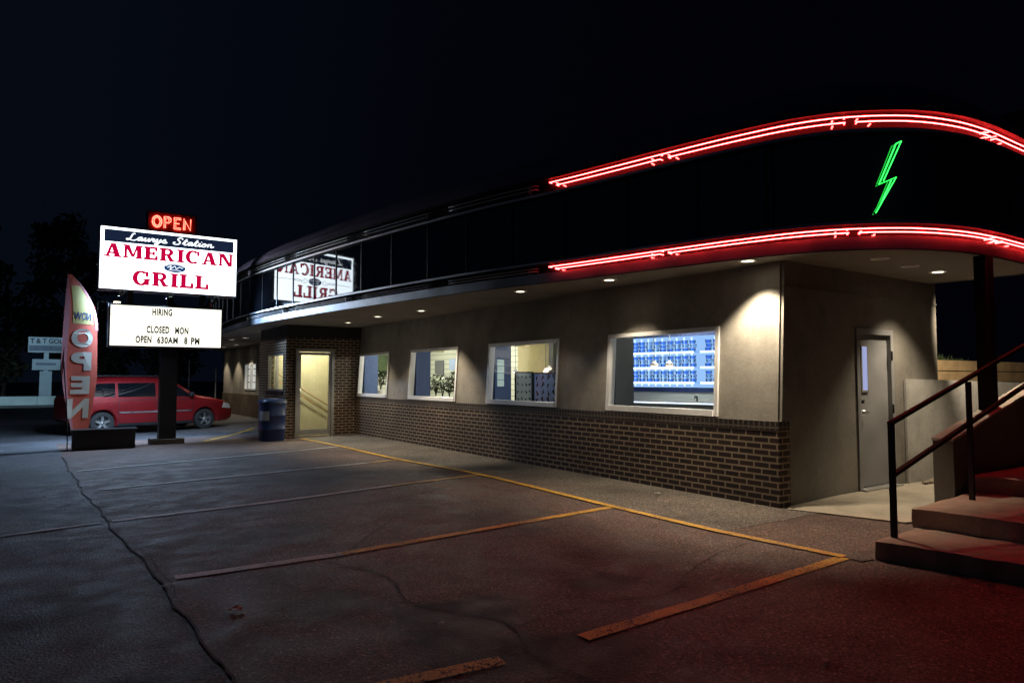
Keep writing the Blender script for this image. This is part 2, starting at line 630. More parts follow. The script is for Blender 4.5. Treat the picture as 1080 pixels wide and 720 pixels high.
def catmull(pts, step=.15):
    out = []
    n = len(pts)
    for i in range(n - 1):
        p0 = Vector(pts[max(0, i - 1)])
        p1 = Vector(pts[i])
        p2 = Vector(pts[i + 1])
        p3 = Vector(pts[min(n - 1, i + 2)])
        k = max(1, int((p2 - p1).length / step))
        # centripetal knots
        t0 = 0
        t1 = t0 + max(1e-4, (p1 - p0).length ** .5)
        t2 = t1 + max(1e-4, (p2 - p1).length ** .5)
        t3 = t2 + max(1e-4, (p3 - p2).length ** .5)
        for j in range(k):
            t = t1 + (t2 - t1) * j / k
            A1 = p0 if p0 == p1 else p0 * ((t1 - t) / (t1 - t0)) + p1 * ((t - t0) / (t1 - t0))
            A2 = p1 * ((t2 - t) / (t2 - t1)) + p2 * ((t - t1) / (t2 - t1))
            A3 = p2 if p2 == p3 else p2 * ((t3 - t) / (t3 - t2)) + p3 * ((t - t2) / (t3 - t2))
            B1 = A1 * ((t2 - t) / (t2 - t0)) + A2 * ((t - t0) / (t2 - t0))
            B2 = A2 * ((t3 - t) / (t3 - t1)) + A3 * ((t - t1) / (t3 - t1))
            out.append(B1 * ((t2 - t) / (t2 - t1)) + B2 * ((t - t1) / (t2 - t1)))
    out.append(Vector(pts[-1]))
    return out


def squircle(cx, cy, r, n=28, p=3.2):
    out = []
    for j in range(n):
        a = 2 * math.pi * j / n
        c_, s_ = math.cos(a), math.sin(a)
        k_ = (abs(c_) ** p + abs(s_) ** p) ** (-1 / p)
        out.append((cx + r * k_ * c_, cy + r * k_ * s_))
    return out


def text_mesh(b, body, place, w, h, bold=0.0, shear=0.0, spacing=1.0, mi=0, depth=0.0, word=1.0):
    """lays a line of type into a w x h box; place(u, v, d) maps box metres to the world"""
    cu = bpy.data.curves.new('lettering', 'FONT')
    cu.body = body
    cu.offset = bold
    cu.shear = shear
    cu.space_character = spacing
    cu.space_word = word
    cu.resolution_u = 4
    o = bpy.data.objects.new('lettering', cu)
    COL.objects.link(o)
    dg = bpy.context.evaluated_depsgraph_get()
    dg.update()
    me = bpy.data.meshes.new_from_object(o.evaluated_get(dg))
    xs = [v.co.x for v in me.vertices]
    ys = [v.co.y for v in me.vertices]
    x0, x1, y0, y1 = min(xs), max(xs), min(ys), max(ys)
    P = [((v.co.x - x0) / (x1 - x0) * w, (v.co.y - y0) / (y1 - y0) * h) for v in me.vertices]
    for p in me.polygons:
        b.face([place(*P[k], depth) for k in p.vertices], None, mi)
    COL.objects.unlink(o)
    bpy.data.objects.remove(o)
    bpy.data.curves.remove(cu)
    bpy.data.meshes.remove(me)


def ribbon(b, pts, place, wid, mi=0, depth=0.0):
    """flat pen stroke along (u, v) points; wid is a number or one width per point"""
    pts = [Vector(p) for p in pts]
    L, Rr = [], []
    for k, p in enumerate(pts):
        t = pts[min(len(pts) - 1, k + 1)] - pts[max(0, k - 1)]
        if t.length < 1e-6:
            t = Vector((1, 0))
        t.normalize()
        n = Vector((-t.y, t.x)) * ((wid[k] if isinstance(wid, (list, tuple)) else wid) / 2)
        L.append(p + n)
        Rr.append(p - n)
    for k in range(len(pts) - 1):
        b.face([place(*L[k], depth), place(*Rr[k], depth), place(*Rr[k + 1], depth), place(*L[k + 1], depth)], None, mi)


# ------------------------------------------------------------------ slab-serif capitals (unit height 1)
def _arc(cx, cy, rx, ry, a0, a1, tx, ty, n=14):
    q = []
    for k in range(n):
        A, B = R(a0 + (a1 - a0) * k / n), R(a0 + (a1 - a0) * (k + 1) / n)
        o1 = (cx + rx * math.cos(A), cy + ry * math.sin(A))
        o2 = (cx + rx * math.cos(B), cy + ry * math.sin(B))
        i1 = (cx + (rx - tx) * math.cos(A), cy + (ry - ty) * math.sin(A))
        i2 = (cx + (rx - tx) * math.cos(B), cy + (ry - ty) * math.sin(B))
        q.append([o1, o2, i2, i1])
    return q


def _r(x0, x1, y0, y1):
    return [(x0, y0), (x1, y0), (x1, y1), (x0, y1)]


SF = .13
GLYPH = {
    'A': (1.16, [[(.10, .0), (.26, .0), (.58, 1), (.46, 1)], [(.44, 1), (.74, 1), (1.08, 0), (.74, 0)], _r(.30, .80, .24, .38), _r(0, .38, 0, SF), _r(.66, 1.16, 0, SF)]),
    'M': (1.30, [_r(.08, .22, 0, 1), _r(.94, 1.22, 0, 1), [(.08, 1), (.38, 1), (.74, .1), (.58, .1)], [(.62, .1), (.72, .1), (1.0, 1), (.9, 1)], _r(0, .34, 0, SF), _r(.84, 1.30, 0, SF), _r(0, .3, 1 - SF, 1), _r(.98, 1.30, 1 - SF, 1)]),
    'E': (.98, [_r(.10, .40, 0, 1), _r(0, .92, 0, .17), _r(0, .90, .83, 1), _r(.3, .72, .43, .58), _r(.80, .95, 0, .34), _r(.78, .92, .68, 1), _r(.62, .74, .36, .65)]),
    'R': (1.12, [_r(.10, .40, 0, 1), _r(0, .5, 0, SF), _r(0, .6, .84, 1), _r(.3, .6, .42, .56)] + _arc(.58, .71, .38, .29, -90, 90, .26, .15) + [[(.48, .48), (.74, .46), (1.06, .0), (.74, 0)], _r(.72, 1.12, 0, SF)]),
    'I': (.52, [_r(.11, .41, 0, 1), _r(0, .52, 0, SF), _r(0, .52, 1 - SF, 1)]),
    'C': (1.08, _arc(.54, .5, .54, .53, 48, 312, .29, .15, 22) + [_r(.86, 1.02, .60, .98)]),
    'N': (1.18, [_r(.10, .25, 0, 1), _r(.90, 1.05, 0, 1), [(.10, 1), (.42, 1), (1.05, 0), (.80, 0)], _r(0, .36, 0, SF), _r(0, .30, 1 - SF, 1), _r(.78, 1.18, 1 - SF, 1)]),
    'G': (1.16, _arc(.54, .5, .54, .53, 48, 335, .29, .15, 22) + [_r(.86, 1.02, .62, .98), _r(.80, 1.06, .02, .46), _r(.64, 1.14, .36, .48)]),
    'L': (.96, [_r(.10, .40, 0, 1), _r(0, .9, 0, .17), _r(0, .52, 1 - SF, 1), _r(.78, .94, 0, .40)]),
}


def serif_word(b, word, place, u0, u1, v0, h, mi=0, depth=0.0, gap=.13):
    tot = sum(GLYPH[c][0] for c in word) + gap * (len(word) - 1)
    k = (u1 - u0) / tot
    x = u0
    for c in word:
        w, polys = GLYPH[c]
        for q in polys:
            for j, sh in enumerate((-.028, .028)):
                b.face([place(x + (px + sh) * k, v0 + py * h, depth + .001 * j) for px, py in q], None, mi)
        x += (w + gap) * k


# handwriting: pen paths (x advances; baseline 0, x-height .5, capitals 1)
PEN = {
    'L': (.95, [[(.62, .92), (.50, 1.0), (.40, .85), (.36, .5), (.30, .12), (.12, -.02), (.02, .10), (.16, .16), (.45, .0), (.72, -.04), (.95, .12)]]),
    'a': (.62, [[(.0, .1), (.20, .40), (.42, .48), (.30, .52), (.12, .40), (.08, .12), (.22, .0), (.40, .25), (.46, .48), (.42, .15), (.50, .0), (.64, .14)]]),
    'u': (.62, [[(.0, .12), (.12, .48), (.10, .15), (.20, .0), (.36, .18), (.46, .48), (.42, .14), (.50, .0), (.64, .14)]]),
    'r': (.50, [[(.0, .12), (.14, .52), (.18, .42), (.34, .46), (.28, .15), (.36, .0), (.52, .14)]]),
    'y': (.62, [[(.0, .12), (.12, .48), (.10, .18), (.20, .04), (.36, .2), (.46, .48), (.36, -.1), (.22, -.42), (.06, -.38), (.16, -.12), (.64, .14)]]),
    's': (.50, [[(.0, .12), (.22, .52), (.26, .34), (.36, .16), (.22, -.02), (.06, .06)], [(.22, -.02), (.36, .0), (.52, .14)]]),
    'S': (.95, [[(.80, .80), (.70, .98), (.46, .98), (.34, .76), (.50, .56), (.66, .36), (.60, .08), (.34, -.04), (.10, .06), (.06, .26), (.24, .28)]]),
    't': (.46, [[(.0, .12), (.24, .88), (.16, .2), (.24, .0), (.48, .14)], [(.04, .58), (.42, .62)]]),
    'i': (.34, [[(.0, .12), (.14, .48), (.10, .12), (.18, .0), (.36, .14)], [(.20, .70), (.25, .74)]]),
    'o': (.58, [[(.0, .14), (.24, .50), (.08, .34), (.10, .06), (.28, .0), (.42, .2), (.36, .44), (.22, .5), (.36, .38), (.60, .36)]]),
    'n': (.64, [[(.0, .2), (.10, .48), (.06, .0), (.10, .3), (.30, .5), (.38, .36), (.36, .12), (.46, .0), (.70, .18)]]),
    ' ': (.55, []),
}


def pen_word(b, word, place, u0, u1, v0, h, wid, mi=0, depth=0.0, slant=.35):
    tot = sum(PEN[c][0] for c in word)
    k = (u1 - u0) / tot
    x = 0
    for c in word:
        w, strokes = PEN[c]
        for st in strokes:
            pts = catmull([((x + px) * k + u0 + py * h * slant, v0 + py * h) for px, py in st], .012)
            ws = []
            for q in range(len(pts)):
                t = pts[min(len(pts) - 1, q + 1)] - pts[max(0, q - 1)]
                ws.append(wid * (.75 + .6 * abs(t.y) / max(1e-6, t.length)))
            ribbon(b, pts, place, ws, mi, depth)
        x += w


# ------------------------------------------------------------------ ground
def span(a, b, n):
    return [a + (b - a) * k / n for k in range(n + 1)]


CRACK = [(.25, 20.0), (.29, 17.5), (.32, 14.31), (.43, 10.75), (.57, 8.01), (.70, 5.79), (.76, 4.54), (.77, 3.59), (.80, 1.5), (.9, -4)]


def crack_x(y):
    for (x1, y1), (x2, y2) in zip(CRACK[:-1], CRACK[1:]):
        if y2 <= y <= y1:
            t = (y - y1) / (y2 - y1)
            return x1 + (x2 - x1) * t + .016 * math.sin(y * 2.3) + .010 * math.sin(y * 7.1 + 1)
    return CRACK[0][0] if y > 20 else CRACK[-1][0]


ys = span(-30, 12, 42) + span(12.5, 40, 55) + [45, 55, 70, 90, 130, 200, 400]
xs = [-400, -200, -90, -40, -20, -10] + span(-8, 14, 44) + [20, 40, 90, 200, 400]
sheet('asphalt_ground', [[(x, y) for x in xs] for y in ys], M['old_asphalt'], 0)
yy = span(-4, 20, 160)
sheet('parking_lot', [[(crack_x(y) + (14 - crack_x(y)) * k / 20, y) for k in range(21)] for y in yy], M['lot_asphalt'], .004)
FRONT = [(5.25, 16.9), (5.25, 14.5), (5.24, 11.64), (5.44, 8.94), (5.33, 5.82), (5.31, 4.29), (5.39, 3.14)]


def front_x(y):
    for (x1, y1), (x2, y2) in zip(FRONT[:-1], FRONT[1:]):
        if y2 <= y <= y1:
            return x1 + (x2 - x1) * (y - y1) / (y2 - y1)
    return 5.25 if y > 16 else 5.39


sheet('walkway', [[(front_x(y) + .03 + (7.3 - front_x(y)) * k / 6, y) for k in range(7)] for y in span(4.3, 17.6, 60)], M['walk_asphalt'], .008)


def stripe(pts, w, mat, dz=.012, jitter=.006):
    P = catmull(pts, .12)
    L, Rr = [], []
    for k, p in enumerate(P):
        t = (P[min(len(P) - 1, k + 1)] - P[max(0, k - 1)]).normalized()
        n = Vector((-t.y, t.x)) * (w / 2)
        L.append(tuple(p + n * (1 + random.uniform(-jitter, jitter) * 12)))
        Rr.append(tuple(p - n * (1 + random.uniform(-jitter, jitter) * 12)))
    return sheet('parking_line', [L, Rr], mat, dz)


stripe(FRONT[::-1], .10, M['yellow'], .016)
stripe([(5.36, 3.13), (3.74, 3.05), (2.52, 3.0)], .105, M['yellow'])
stripe([(1.98, 3.0), (1.5, 3.05), (1.1, 3.08)], .105, M['yellow'])
stripe([(5.28, 5.8), (3.6, 5.66), (2.06, 5.52)], .10, M['yellow'])
stripe([(2.06, 5.52), (1.3, 5.53), (.82, 5.55)], .11, M['white_paint'])
stripe([(5.40, 8.85), (4.7, 8.75), (3.9, 8.62)], .10, M['faded_yellow'])
stripe([(3.9, 8.62), (2.39, 8.31), (.60, 8.09)], .11, M['white_paint'])
stripe([(.5, 8.07), (-.5, 7.85)], .07, M['white_paint'])
stripe([(5.2, 11.3), (4.6, 11.16)], .10, M['faded_yellow'])
stripe([(4.6, 11.16), (2.6, 10.8), (.62, 10.43)], .11, M['white_paint'])
stripe([(5.2, 14.2), (2.9, 13.4), (.45, 12.7)], .11, M['white_paint'])
stripe([(5.5, 22.6), (4.6, 20.6), (3.2, 18.0)], .10, M['yellow'])
stripe([(4.36, 21.8), (5.3, 20.9)], .10, M['yellow'])


def crack(pts, w, seed, dz=.010):
    rnd = random.Random(seed)
    P = catmull(pts, .07)
    L, Rr = [], []
    for k, p in enumerate(P):
        t = (P[min(len(P) - 1, k + 1)] - P[max(0, k - 1)]).normalized()
        n = Vector((-t.y, t.x))
        c = p + n * rnd.uniform(-.008, .008)
        L.append(tuple(c + n * w * rnd.uniform(.1, .75)))
        Rr.append(tuple(c - n * w * rnd.uniform(.1, .75)))
    return sheet('asphalt_crack', [L, Rr], M['crack'], dz)


crack([(crack_x(y), y) for y in span(15.5, 2.0, 90)], .017, 3)
crack([(crack_x(y) + .05, y) for y in span(6.6, 4.9, 18)], .008, 9, .011)
crack([(1.9, 5.3), (2.1, 4.7), (2.0, 4.1), (2.3, 3.5), (2.15, 2.9), (2.3, 2.3)], .013, 4)
crack([(2.3, 3.35), (2.9, 3.4), (3.5, 3.3), (3.8, 3.4)], .009, 5)
crack([(3.0, 6.6), (2.4, 5.9), (1.95, 5.35)], .010, 6)
crack([(4.6, 8.2), (3.6, 7.7), (2.6, 7.55), (1.4, 7.3)], .009, 7)
crack([(5.0, 8.1), (4.9, 7.6), (5.2, 7.1)], .010, 8)
crack([(5.3, 3.9), (4.5, 3.75), (3.9, 3.5)], .008, 11)
sheet('asphalt_patch', [[(5.36, 2.98), (5.40, 3.22)], [(5.52, 2.96), (5.62, 3.18)]], M['patch'], .013)

# ------------------------------------------------------------------ the diner
XF = 6.86            # stucco plane at window-sill height
LEAN = .06


def lean(p):
    x, y, z = p
    return (XF + x + LEAN * (z - .965), y, z)


ZS = 2.80            # soffit
diner = thing('diner_building', (7.0, 17.0, 0), 'long low diner with red neon bands, black mirror fascia, tan stucco and dark brick', 'diner')

WIN = [(15.45, 17.70), (12.09, 14.28), (8.77, 10.93), (5.57, 7.60)]
WZ0, WZ1 = .985, 2.10
# stucco front wall with openings
b = MB()
yb = sorted([4.74, 17.42] + [y for w in WIN for y in w if y < 17.4])
zb = [.96, WZ0, WZ1, 2.86]
for y0, y1 in zip(yb[:-1], yb[1:]):
    for z0, z1 in zip(zb[:-1], zb[1:]):
        ym, zm = (y0 + y1) / 2, (z0 + z1) / 2
        if any(a < ym < c for a, c in WIN) and WZ0 < zm < WZ1:
            continue
        b.box(0, .10, y0, y1, z0, z1, lean)
b.build('stucco_wall', M['stucco'], diner)
b = MB()
b.box(6.80, 7.0, 4.69, 17.4, -.02, .865)
b.build('brick_base', M['brick'], diner)
b = MB()
b.box(6.796, 7.0, 4.686, 17.4, .865, .965)
b.build('soldier_course', M['soldier'], diner)

# side wall with door opening
b = MB()


def side(p):
    x, y, z = p
    if x < 7.0:
        x = (6.83 if z < .97 else XF + .02 + LEAN * (z - .965))
    return (x, y, z)


DX0, DX1, DZ0, DZ1 = 8.46, 9.32, .07, 2.07
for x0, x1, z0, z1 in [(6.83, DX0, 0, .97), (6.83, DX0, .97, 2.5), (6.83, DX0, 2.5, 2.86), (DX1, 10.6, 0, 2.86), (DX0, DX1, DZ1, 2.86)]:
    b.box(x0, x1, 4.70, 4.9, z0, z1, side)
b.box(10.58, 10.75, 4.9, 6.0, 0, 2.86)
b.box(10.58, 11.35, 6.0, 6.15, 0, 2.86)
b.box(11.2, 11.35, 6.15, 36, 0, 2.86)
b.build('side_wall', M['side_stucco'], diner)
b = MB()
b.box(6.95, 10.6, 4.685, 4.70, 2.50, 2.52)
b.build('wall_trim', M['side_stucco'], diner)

# side door
sd = MB()
sd.box(DX0 + .05, DX1 - .05, 4.735, 4.78, DZ0 + .01, DZ1 - .05)
sd = bevel(sd.build('side_door', M['door_grey'], diner), .004)
f = MB()
f.box(DX0 - .02, DX0 + .05, 4.68, 4.80, DZ0 - .04, DZ1 + .02)
f.box(DX1 - .05, DX1 + .02, 4.68, 4.80, DZ0 - .04, DZ1 + .02)
f.box(DX0 + .05, DX1 - .05, 4.68, 4.80, DZ1 - .05, DZ1 + .02)
f.build('door_frame', M['door_grey'], sd)
f = MB()
f.box(DX0 + .17, DX0 + .29, 4.722, 4.734, 1.30, 1.86)
f.build('door_window', glow('door_window_glow', (.45, .5, .85), .75), sd)
f = MB()
for x0, x1, z0, z1 in [(.145, .17, 1.275, 1.885), (.29, .315, 1.275, 1.885), (.17, .29, 1.275, 1.30), (.17, .29, 1.86, 1.885)]:
    f.box(DX0 + x0, DX0 + x1, 4.718, 4.735, z0, z1)
f.build('window_trim', M['frame_alu'], sd)
f = MB()
f.lathe((DX0 + .12, 4.70, 1.02), [(0, -.03), (.03, -.03), (.03, .035)], 12, axis='y')
f.box(DX0 + .11, DX0 + .22, 4.672, 4.69, 1.005, 1.03)
f.build('door_handle', M['chrome'], sd)
f = MB()
f.lathe((DX0 + .12, 4.71, 1.16), [(0, -.02), (.028, -.02), (.028, .025)], 12, axis='y')
f.build('deadbolt', M['black_metal'], sd)
for z in (1.75, 1.05, .3):
    f = MB()
    f.tube([(DX1 - .045, 4.67, z - .06), (DX1 - .045, 4.67, z + .06)], .012)
    f.build('hinge', M['black_metal'], sd)
f = MB()
f.box(DX0 - .02, DX1 + .02, 4.60, 4.80, .03, .068)
f.build('door_sill', M['frame_alu'], sd)

# vestibule block (brick) with the entrance door and its window
VX, VY0, VY1 = 4.98, 17.40, 20.0
GV = -.08
b = MB()
EX0, EX1, EZ = 5.22, 6.22, 2.20
for x0, x1, z0, z1 in [(VX, EX0, -.1, 2.5), (EX1, 6.95, -.1, 2.5), (EX0, EX1, EZ, 2.5)]:
    b.box(x0, x1, VY0, VY0 + .12, z0, z1)
VW = (17.66, 19.12, 1.13, 2.10)
for y0, y1, z0, z1 in [(VY0 + .12, VW[0], -.2, 2.5), (VW[1], VY1, -.2, 2.5), (VW[0], VW[1], -.2, VW[2]), (VW[0], VW[1], VW[3], 2.5)]:
    b.box(VX, VX + .12, y0, y1, z0, z1)
b.box(VX + .12, 6.9, VY1 - .1, VY1, -.2, 2.5)
b.build('vestibule_wall', M['brick'], diner)
b = MB()
b.box(VX + .03, 6.98, VY0 + .03, VY0 + .1, 2.5, 2.82)
b.box(VX + .03, VX + .1, VY0 + .1, VY1, 2.5, 2.82)
b.build('header_panel', M['dark_trim'], diner)
# entrance door: aluminium with a single light
d = MB()
z0, z1 = .0, EZ
d.box(EX0, EX0 + .07, VY0 - .03, VY0 + .09, -.03, z1)
d.box(EX1 - .07, EX1, VY0 - .03, VY0 + .09, -.03, z1)
d.box(EX0 + .07, EX1 - .07, VY0 - .03, VY0 + .09, z1 - .07, z1)
ent = d.build('entrance_door', M['frame_alu'], diner)
d = MB()
lx0, lx1 = EX0 + .075, EX1 - .075
for a, c, e, g in [(lx0, lx0 + .065, .02, 2.12), (lx1 - .065, lx1, .02, 2.12), (lx0 + .065, lx1 - .065, .02, .16), (lx0 + .065, lx1 - .065, 2.05, 2.12)]:
    d.box(a, c, VY0, VY0 + .05, e, g)
d.build('door_leaf', M['frame_alu'], ent)
d = MB()
d.face([(lx0 + .065, VY0 + .02, .16), (lx1 - .065, VY0 + .02, .16), (lx1 - .065, VY0 + .02, 2.05), (lx0 + .065, VY0 + .02, 2.05)])
d.build('door_glass', M['pane'], ent)
d = MB()
d.tube([(lx0 + .035, VY0 - .002, .85), (lx0 + .035, VY0 - .06, .87), (lx0 + .035, VY0 - .06, 1.17), (lx0 + .035, VY0 - .002, 1.19)], .012)
d.build('door_handle', M['chrome'], ent)
# vestibule window
d = MB()
y0, y1, z0, z1 = VW
for a, c, e, g in [(y0, y0 + .05, z0, z1), (y1 - .05, y1, z0, z1), (y0 + .05, y1 - .05, z0, z0 + .05), (y0 + .05, y1 - .05, z1 - .05, z1), (18.36, 18.40, z0 + .05, z1 - .05)]:
    d.box(VX + .01, VX + .09, a, c, e, g)
vw = d.build('window', M['frame_alu'], diner)
d = MB()
d.face([(VX + .05, y1 - .05, z0 + .05), (VX + .05, y0 + .05, z0 + .05), (VX + .05, y0 + .05, z1 - .05), (VX + .05, y1 - .05, z1 - .05)])
d.build('pane', M['pane'], vw)
d = MB()
d.box(VX - .04, VX + .09, y0 - .06, y1 + .06, z0 - .07, z0)
d.build('sill', M['dark_trim'], vw)

# front windows: white frames, panes
for k, (y0, y1) in enumerate(WIN):
    y1 = min(y1, 17.36)
    d = MB()
    w = .055
    d.box(-.03, .09, y0, y0 + w, WZ0, WZ1, lean)
    d.box(-.03, .09, y1 - w, y1, WZ0, WZ1, lean)
    d.box(-.03, .09, y0 + w, y1 - w, WZ1 - w, WZ1, lean)
    d.box(-.045, .09, y0 + w, y1 - w, WZ0, WZ0 + .075, lean)
    win = d.build('window', M['frame_white'], diner)
    d = MB()
    d.face([lean(p) for p in ((.03, y1 - w, WZ0 + .075), (.03, y0 + w, WZ0 + .075), (.03, y0 + w, WZ1 - w), (.03, y1 - w, WZ1 - w))])
    d.build('pane', M['pane'], win)

# far wing beyond the vestibule
b = MB()
FW = (28.2, 30.1, .98, 2.08)
for y0, y1, z0, z1 in [(20.0, FW[0], .80, 2.9), (FW[1], 34.4, .80, 2.9), (FW[0], FW[1], .80, FW[2]), (FW[0], FW[1], FW[3], 2.9)]:
    b.box(6.92, 7.05, y0, y1, z0, z1)
b.build('far_stucco_wall', M['stucco'], diner)
b = MB()
b.box(6.90, 7.05, 20.0, 34.4, -.4, .80)
b.box(6.92, 10.7, 34.25, 34.4, -.4, 2.9)
b.build('far_brick_base', M['brick'], diner)
d = MB()
y0, y1, z0, z1 = FW
for a, c, e, g in [(y0, y0 + .06, z0, z1), (y1 - .06, y1, z0, z1), (y0 + .06, y1 - .06, z0, z0 + .06), (y0 + .06, y1 - .06, z1 - .06, z1), (29.12, 29.16, z0 + .06, z1 - .06)]:
    d.box(6.90, 7.0, a, c, e, g)
fw = d.build('window', M['frame_white'], diner)
d = MB()
d.face([(6.97, y1 - .06, z0 + .06), (6.97, y0 + .06, z0 + .06), (6.97, y0 + .06, z1 - .06), (6.97, y1 - .06, z1 - .06)])
d.build('pane', M['pane'], fw)
d = MB()
d.box(7.06, 7.07, y0, y1, z0, z1)
d.build('blind', glow('blind_glow', (.95, .92, .82), .8), fw)
d = MB()
for z in (1.28, 1.55, 1.82):
    d.box(7.04, 7.055, y0, y1, z, z + .035)
d.build('blind_rail', M['in_grey'], fw)

# ---- curved upper band: fascia plan (right end to far end)
PLAN = [(10.5, 3.19), (9.4, 3.19), (8.6, 3.205), (8.0, 3.29), (7.44, 3.50), (6.94, 3.90), (6.66, 4.32), (6.46, 4.88), (6.28, 5.57), (5.9, 7.26), (5.53, 8.68),
        (5.265, 9.97), (4.78, 13.0), (4.42, 16.0), (4.26, 18.2), (4.26, 20.2), (4.40, 22.5), (4.66, 25.2), (5.05, 28.2), (5.55, 31.2), (6.2, 34), (7.0, 36)]
CV = catmull(PLAN, .12)
CN = []
for k in range(len(CV)):
    t = (CV[min(len(CV) - 1, k + 1)] - CV[max(0, k - 1)]).normalized()
    CN.append(Vector((-t.y, t.x)))


def sweep(prof, k0=0, k1=None):
    """each leg of the profile (outward offset, z) is swept along the plan as its own strip"""
    k1 = len(CV) if k1 is None else k1
    b = MB()
    for (o0, z0), (o1, z1) in zip(prof[:-1], prof[1:]):
        rows = []
        for k in range(k0, k1):
            p0 = CV[k] + CN[k] * o0
            p1 = CV[k] + CN[k] * o1
            rows.append([(p0.x, p0.y, z0), (p1.x, p1.y, z1)])
        b.grid(rows, 0, True)
    # end caps
    for k in (k0, k1 - 1):
        b.face([((CV[k] + CN[k] * o).x, (CV[k] + CN[k] * o).y, z) for o, z in prof])
    return b


def near(x=None, y=None):
    best = None
    for k, p in enumerate(CV):
        d = math.hypot(p.x - x, p.y - y)
        if best is None or d < best[0]:
            best = (d, k)
    return best[1]


sweep([(-.07, 3.12), (-.07, 4.05)]).build('mirror_fascia', M['mirror'], diner)
sweep([(-.09, 4.05), (.0, 4.05), (.0, 4.085), (-.095, 4.085), (-.095, 4.265), (.03, 4.265), (.03, 4.30), (-.09, 4.30)]).build('upper_channel', M['channel'], diner)
sweep([(-.09, 3.115), (.0, 3.115), (.02, 3.10), (.02, 3.065), (-.085, 3.065), (-.085, 2.945), (-.03, 2.945), (-.03, 2.80), (-.06, 2.80)]).build('lower_channel', M['channel'], diner)
sweep([(.004, 4.05), (.004, 4.085)]).build('upper_trim', M['chrome'], diner)
sweep([(.024, 3.065), (.024, 3.098)]).build('lower_trim', M['chrome'], diner)
sweep([(-.024, 2.805), (-.024, 2.94)], 0).build('lower_fascia', M['steel'], diner)
# roof: low curved hood above the band
sweep([(-.01, 4.302), (-.06, 4.42), (-.20, 4.60), (-.45, 4.76), (-.8, 4.88), (-1.25, 4.95)]).build('roof', M['roof'], diner)
b = MB()
inner = [(CV[k] + CN[k] * -1.25) for k in range(len(CV))]
b.face([(p.x, p.y, 4.951) for p in inner] + [(10.4, 36, 4.951)])
b.build('roof_deck', M['roof'], diner)
b = MB()
b.box(10.42, 10.5, 3.28, 36, 2.80, 4.94)
b.build('end_wall', M['dark_trim'], diner)
b = MB()
b.face([((CV[k] + CN[k] * -.05).x, (CV[k] + CN[k] * -.05).y, ZS + .004) for k in range(len(CV))] + [(10.46, 36, ZS + .004), (10.46, 3.24, ZS + .004)])
b.build('soffit', M['soffit'], diner)

# mullions of the mirror fascia
arc = 0.0
marks = []
for k in range(1, len(CV)):
    arc += (CV[k] - CV[k - 1]).length
    marks.append((arc, k))
proto = None
want = 1.2
for a, k in marks:
    if a < want:
        continue
    wide = .034 if not (CV[k].y < 4.4 and False) else .05
    want += 1.02
    c = CV[k] - CN[k] * .062
    if CV[k].x < 8.0 and CV[k].y < 4.5:      # clear run round the corner where the bolt hangs
        continue
    if proto is None:
        q = MB()
        q.box(-.012, .006, -.014, .014, 3.118, 4.048)
        proto = q.build('mullion', M['mullion'], diner, local=True)
        o = proto
    else:
        o = proto.copy()
        COL.objects.link(o)
        o.parent = diner
    o.location = (c.x - 7.0, c.y - 17.0, 0)
    o.rotation_euler = (0, 0, math.atan2(CN[k].y, CN[k].x))
k = near(6.55, 4.65)
c = CV[k] - CN[k] * .062
for dd in (-.035, .035):
    o = proto.copy()
    COL.objects.link(o)
    o.parent = diner
    o.location = (c.x - 7.0 + CN[k].y * dd, c.y - 17.0 - CN[k].x * dd, 0)
    o.rotation_euler = (0, 0, math.atan2(CN[k].y, CN[k].x))


# ---- neon tubes: pairs of lit runs round the corner, unlit glass further along
def neon_run(k0, k1, z, off, mat, r=.0062):
    pts = []
    a, e = CV[k0] - CN[k0] * .09, CV[k1] - CN[k1] * .09
    pts.append((a.x, a.y, z))
    for k in range(k0, k1 + 1):
        p = CV[k] + CN[k] * off
        pts.append((p.x, p.y, z))
    pts.append((e.x, e.y, z))
    q = MB()
    q.tube(pts, r, 6)
    o = q.build('neon_tube', mat, diner)
    for kk in (k0 + 1, k1 - 1):                # bright electrode bends
        s = MB()
        p, w = CV[kk] + CN[kk] * (off + .004), CV[kk] - CN[kk] * .09
        s.tube([(p.x, p.y, z - .028), (w.x, w.y, z - .032)], .009, 6)
        s.build('electrode', M['neon_hot'] if mat is M['neon_red'] else mat, o)


ends = [near(10.5, 3.19) + 1, near(8.75, 3.2), near(6.98, 3.87), near(6.22, 5.85), near(5.83, 7.57)]
for a, e in zip(ends[:-1], ends[1:]):
    neon_run(a, e, 4.228, -.035, M['neon_red'])
    neon_run(a, e - 1, 4.170, -.035, M['neon_red'])
    neon_run(a, e, 3.020, -.012, M['neon_red'])
    neon_run(a, e - 1, 2.978, -.006, M['neon_red'])
cold = [near(5.83, 7.57), near(5.28, 9.9), near(4.85, 12.5), near(4.46, 15.6), near(4.26, 18.8)]
for a, e in zip(cold[:-1], cold[1:]):
    for z, of in ((4.228, -.035), (4.170, -.035), (3.02, -.03), (2.978, -.03)):
        neon_run(a + 2, e - 2, z, of, M['neon_off'], .0095)

# ---- recessed downlights in the soffit
LIT = [(6.62, 4.92, 300), (6.34, 6.95, 120), (6.05, 8.66, 18), (6.15, 12.25, 240), (5.95, 13.95, 80), (6.0, 15.85, 150)]


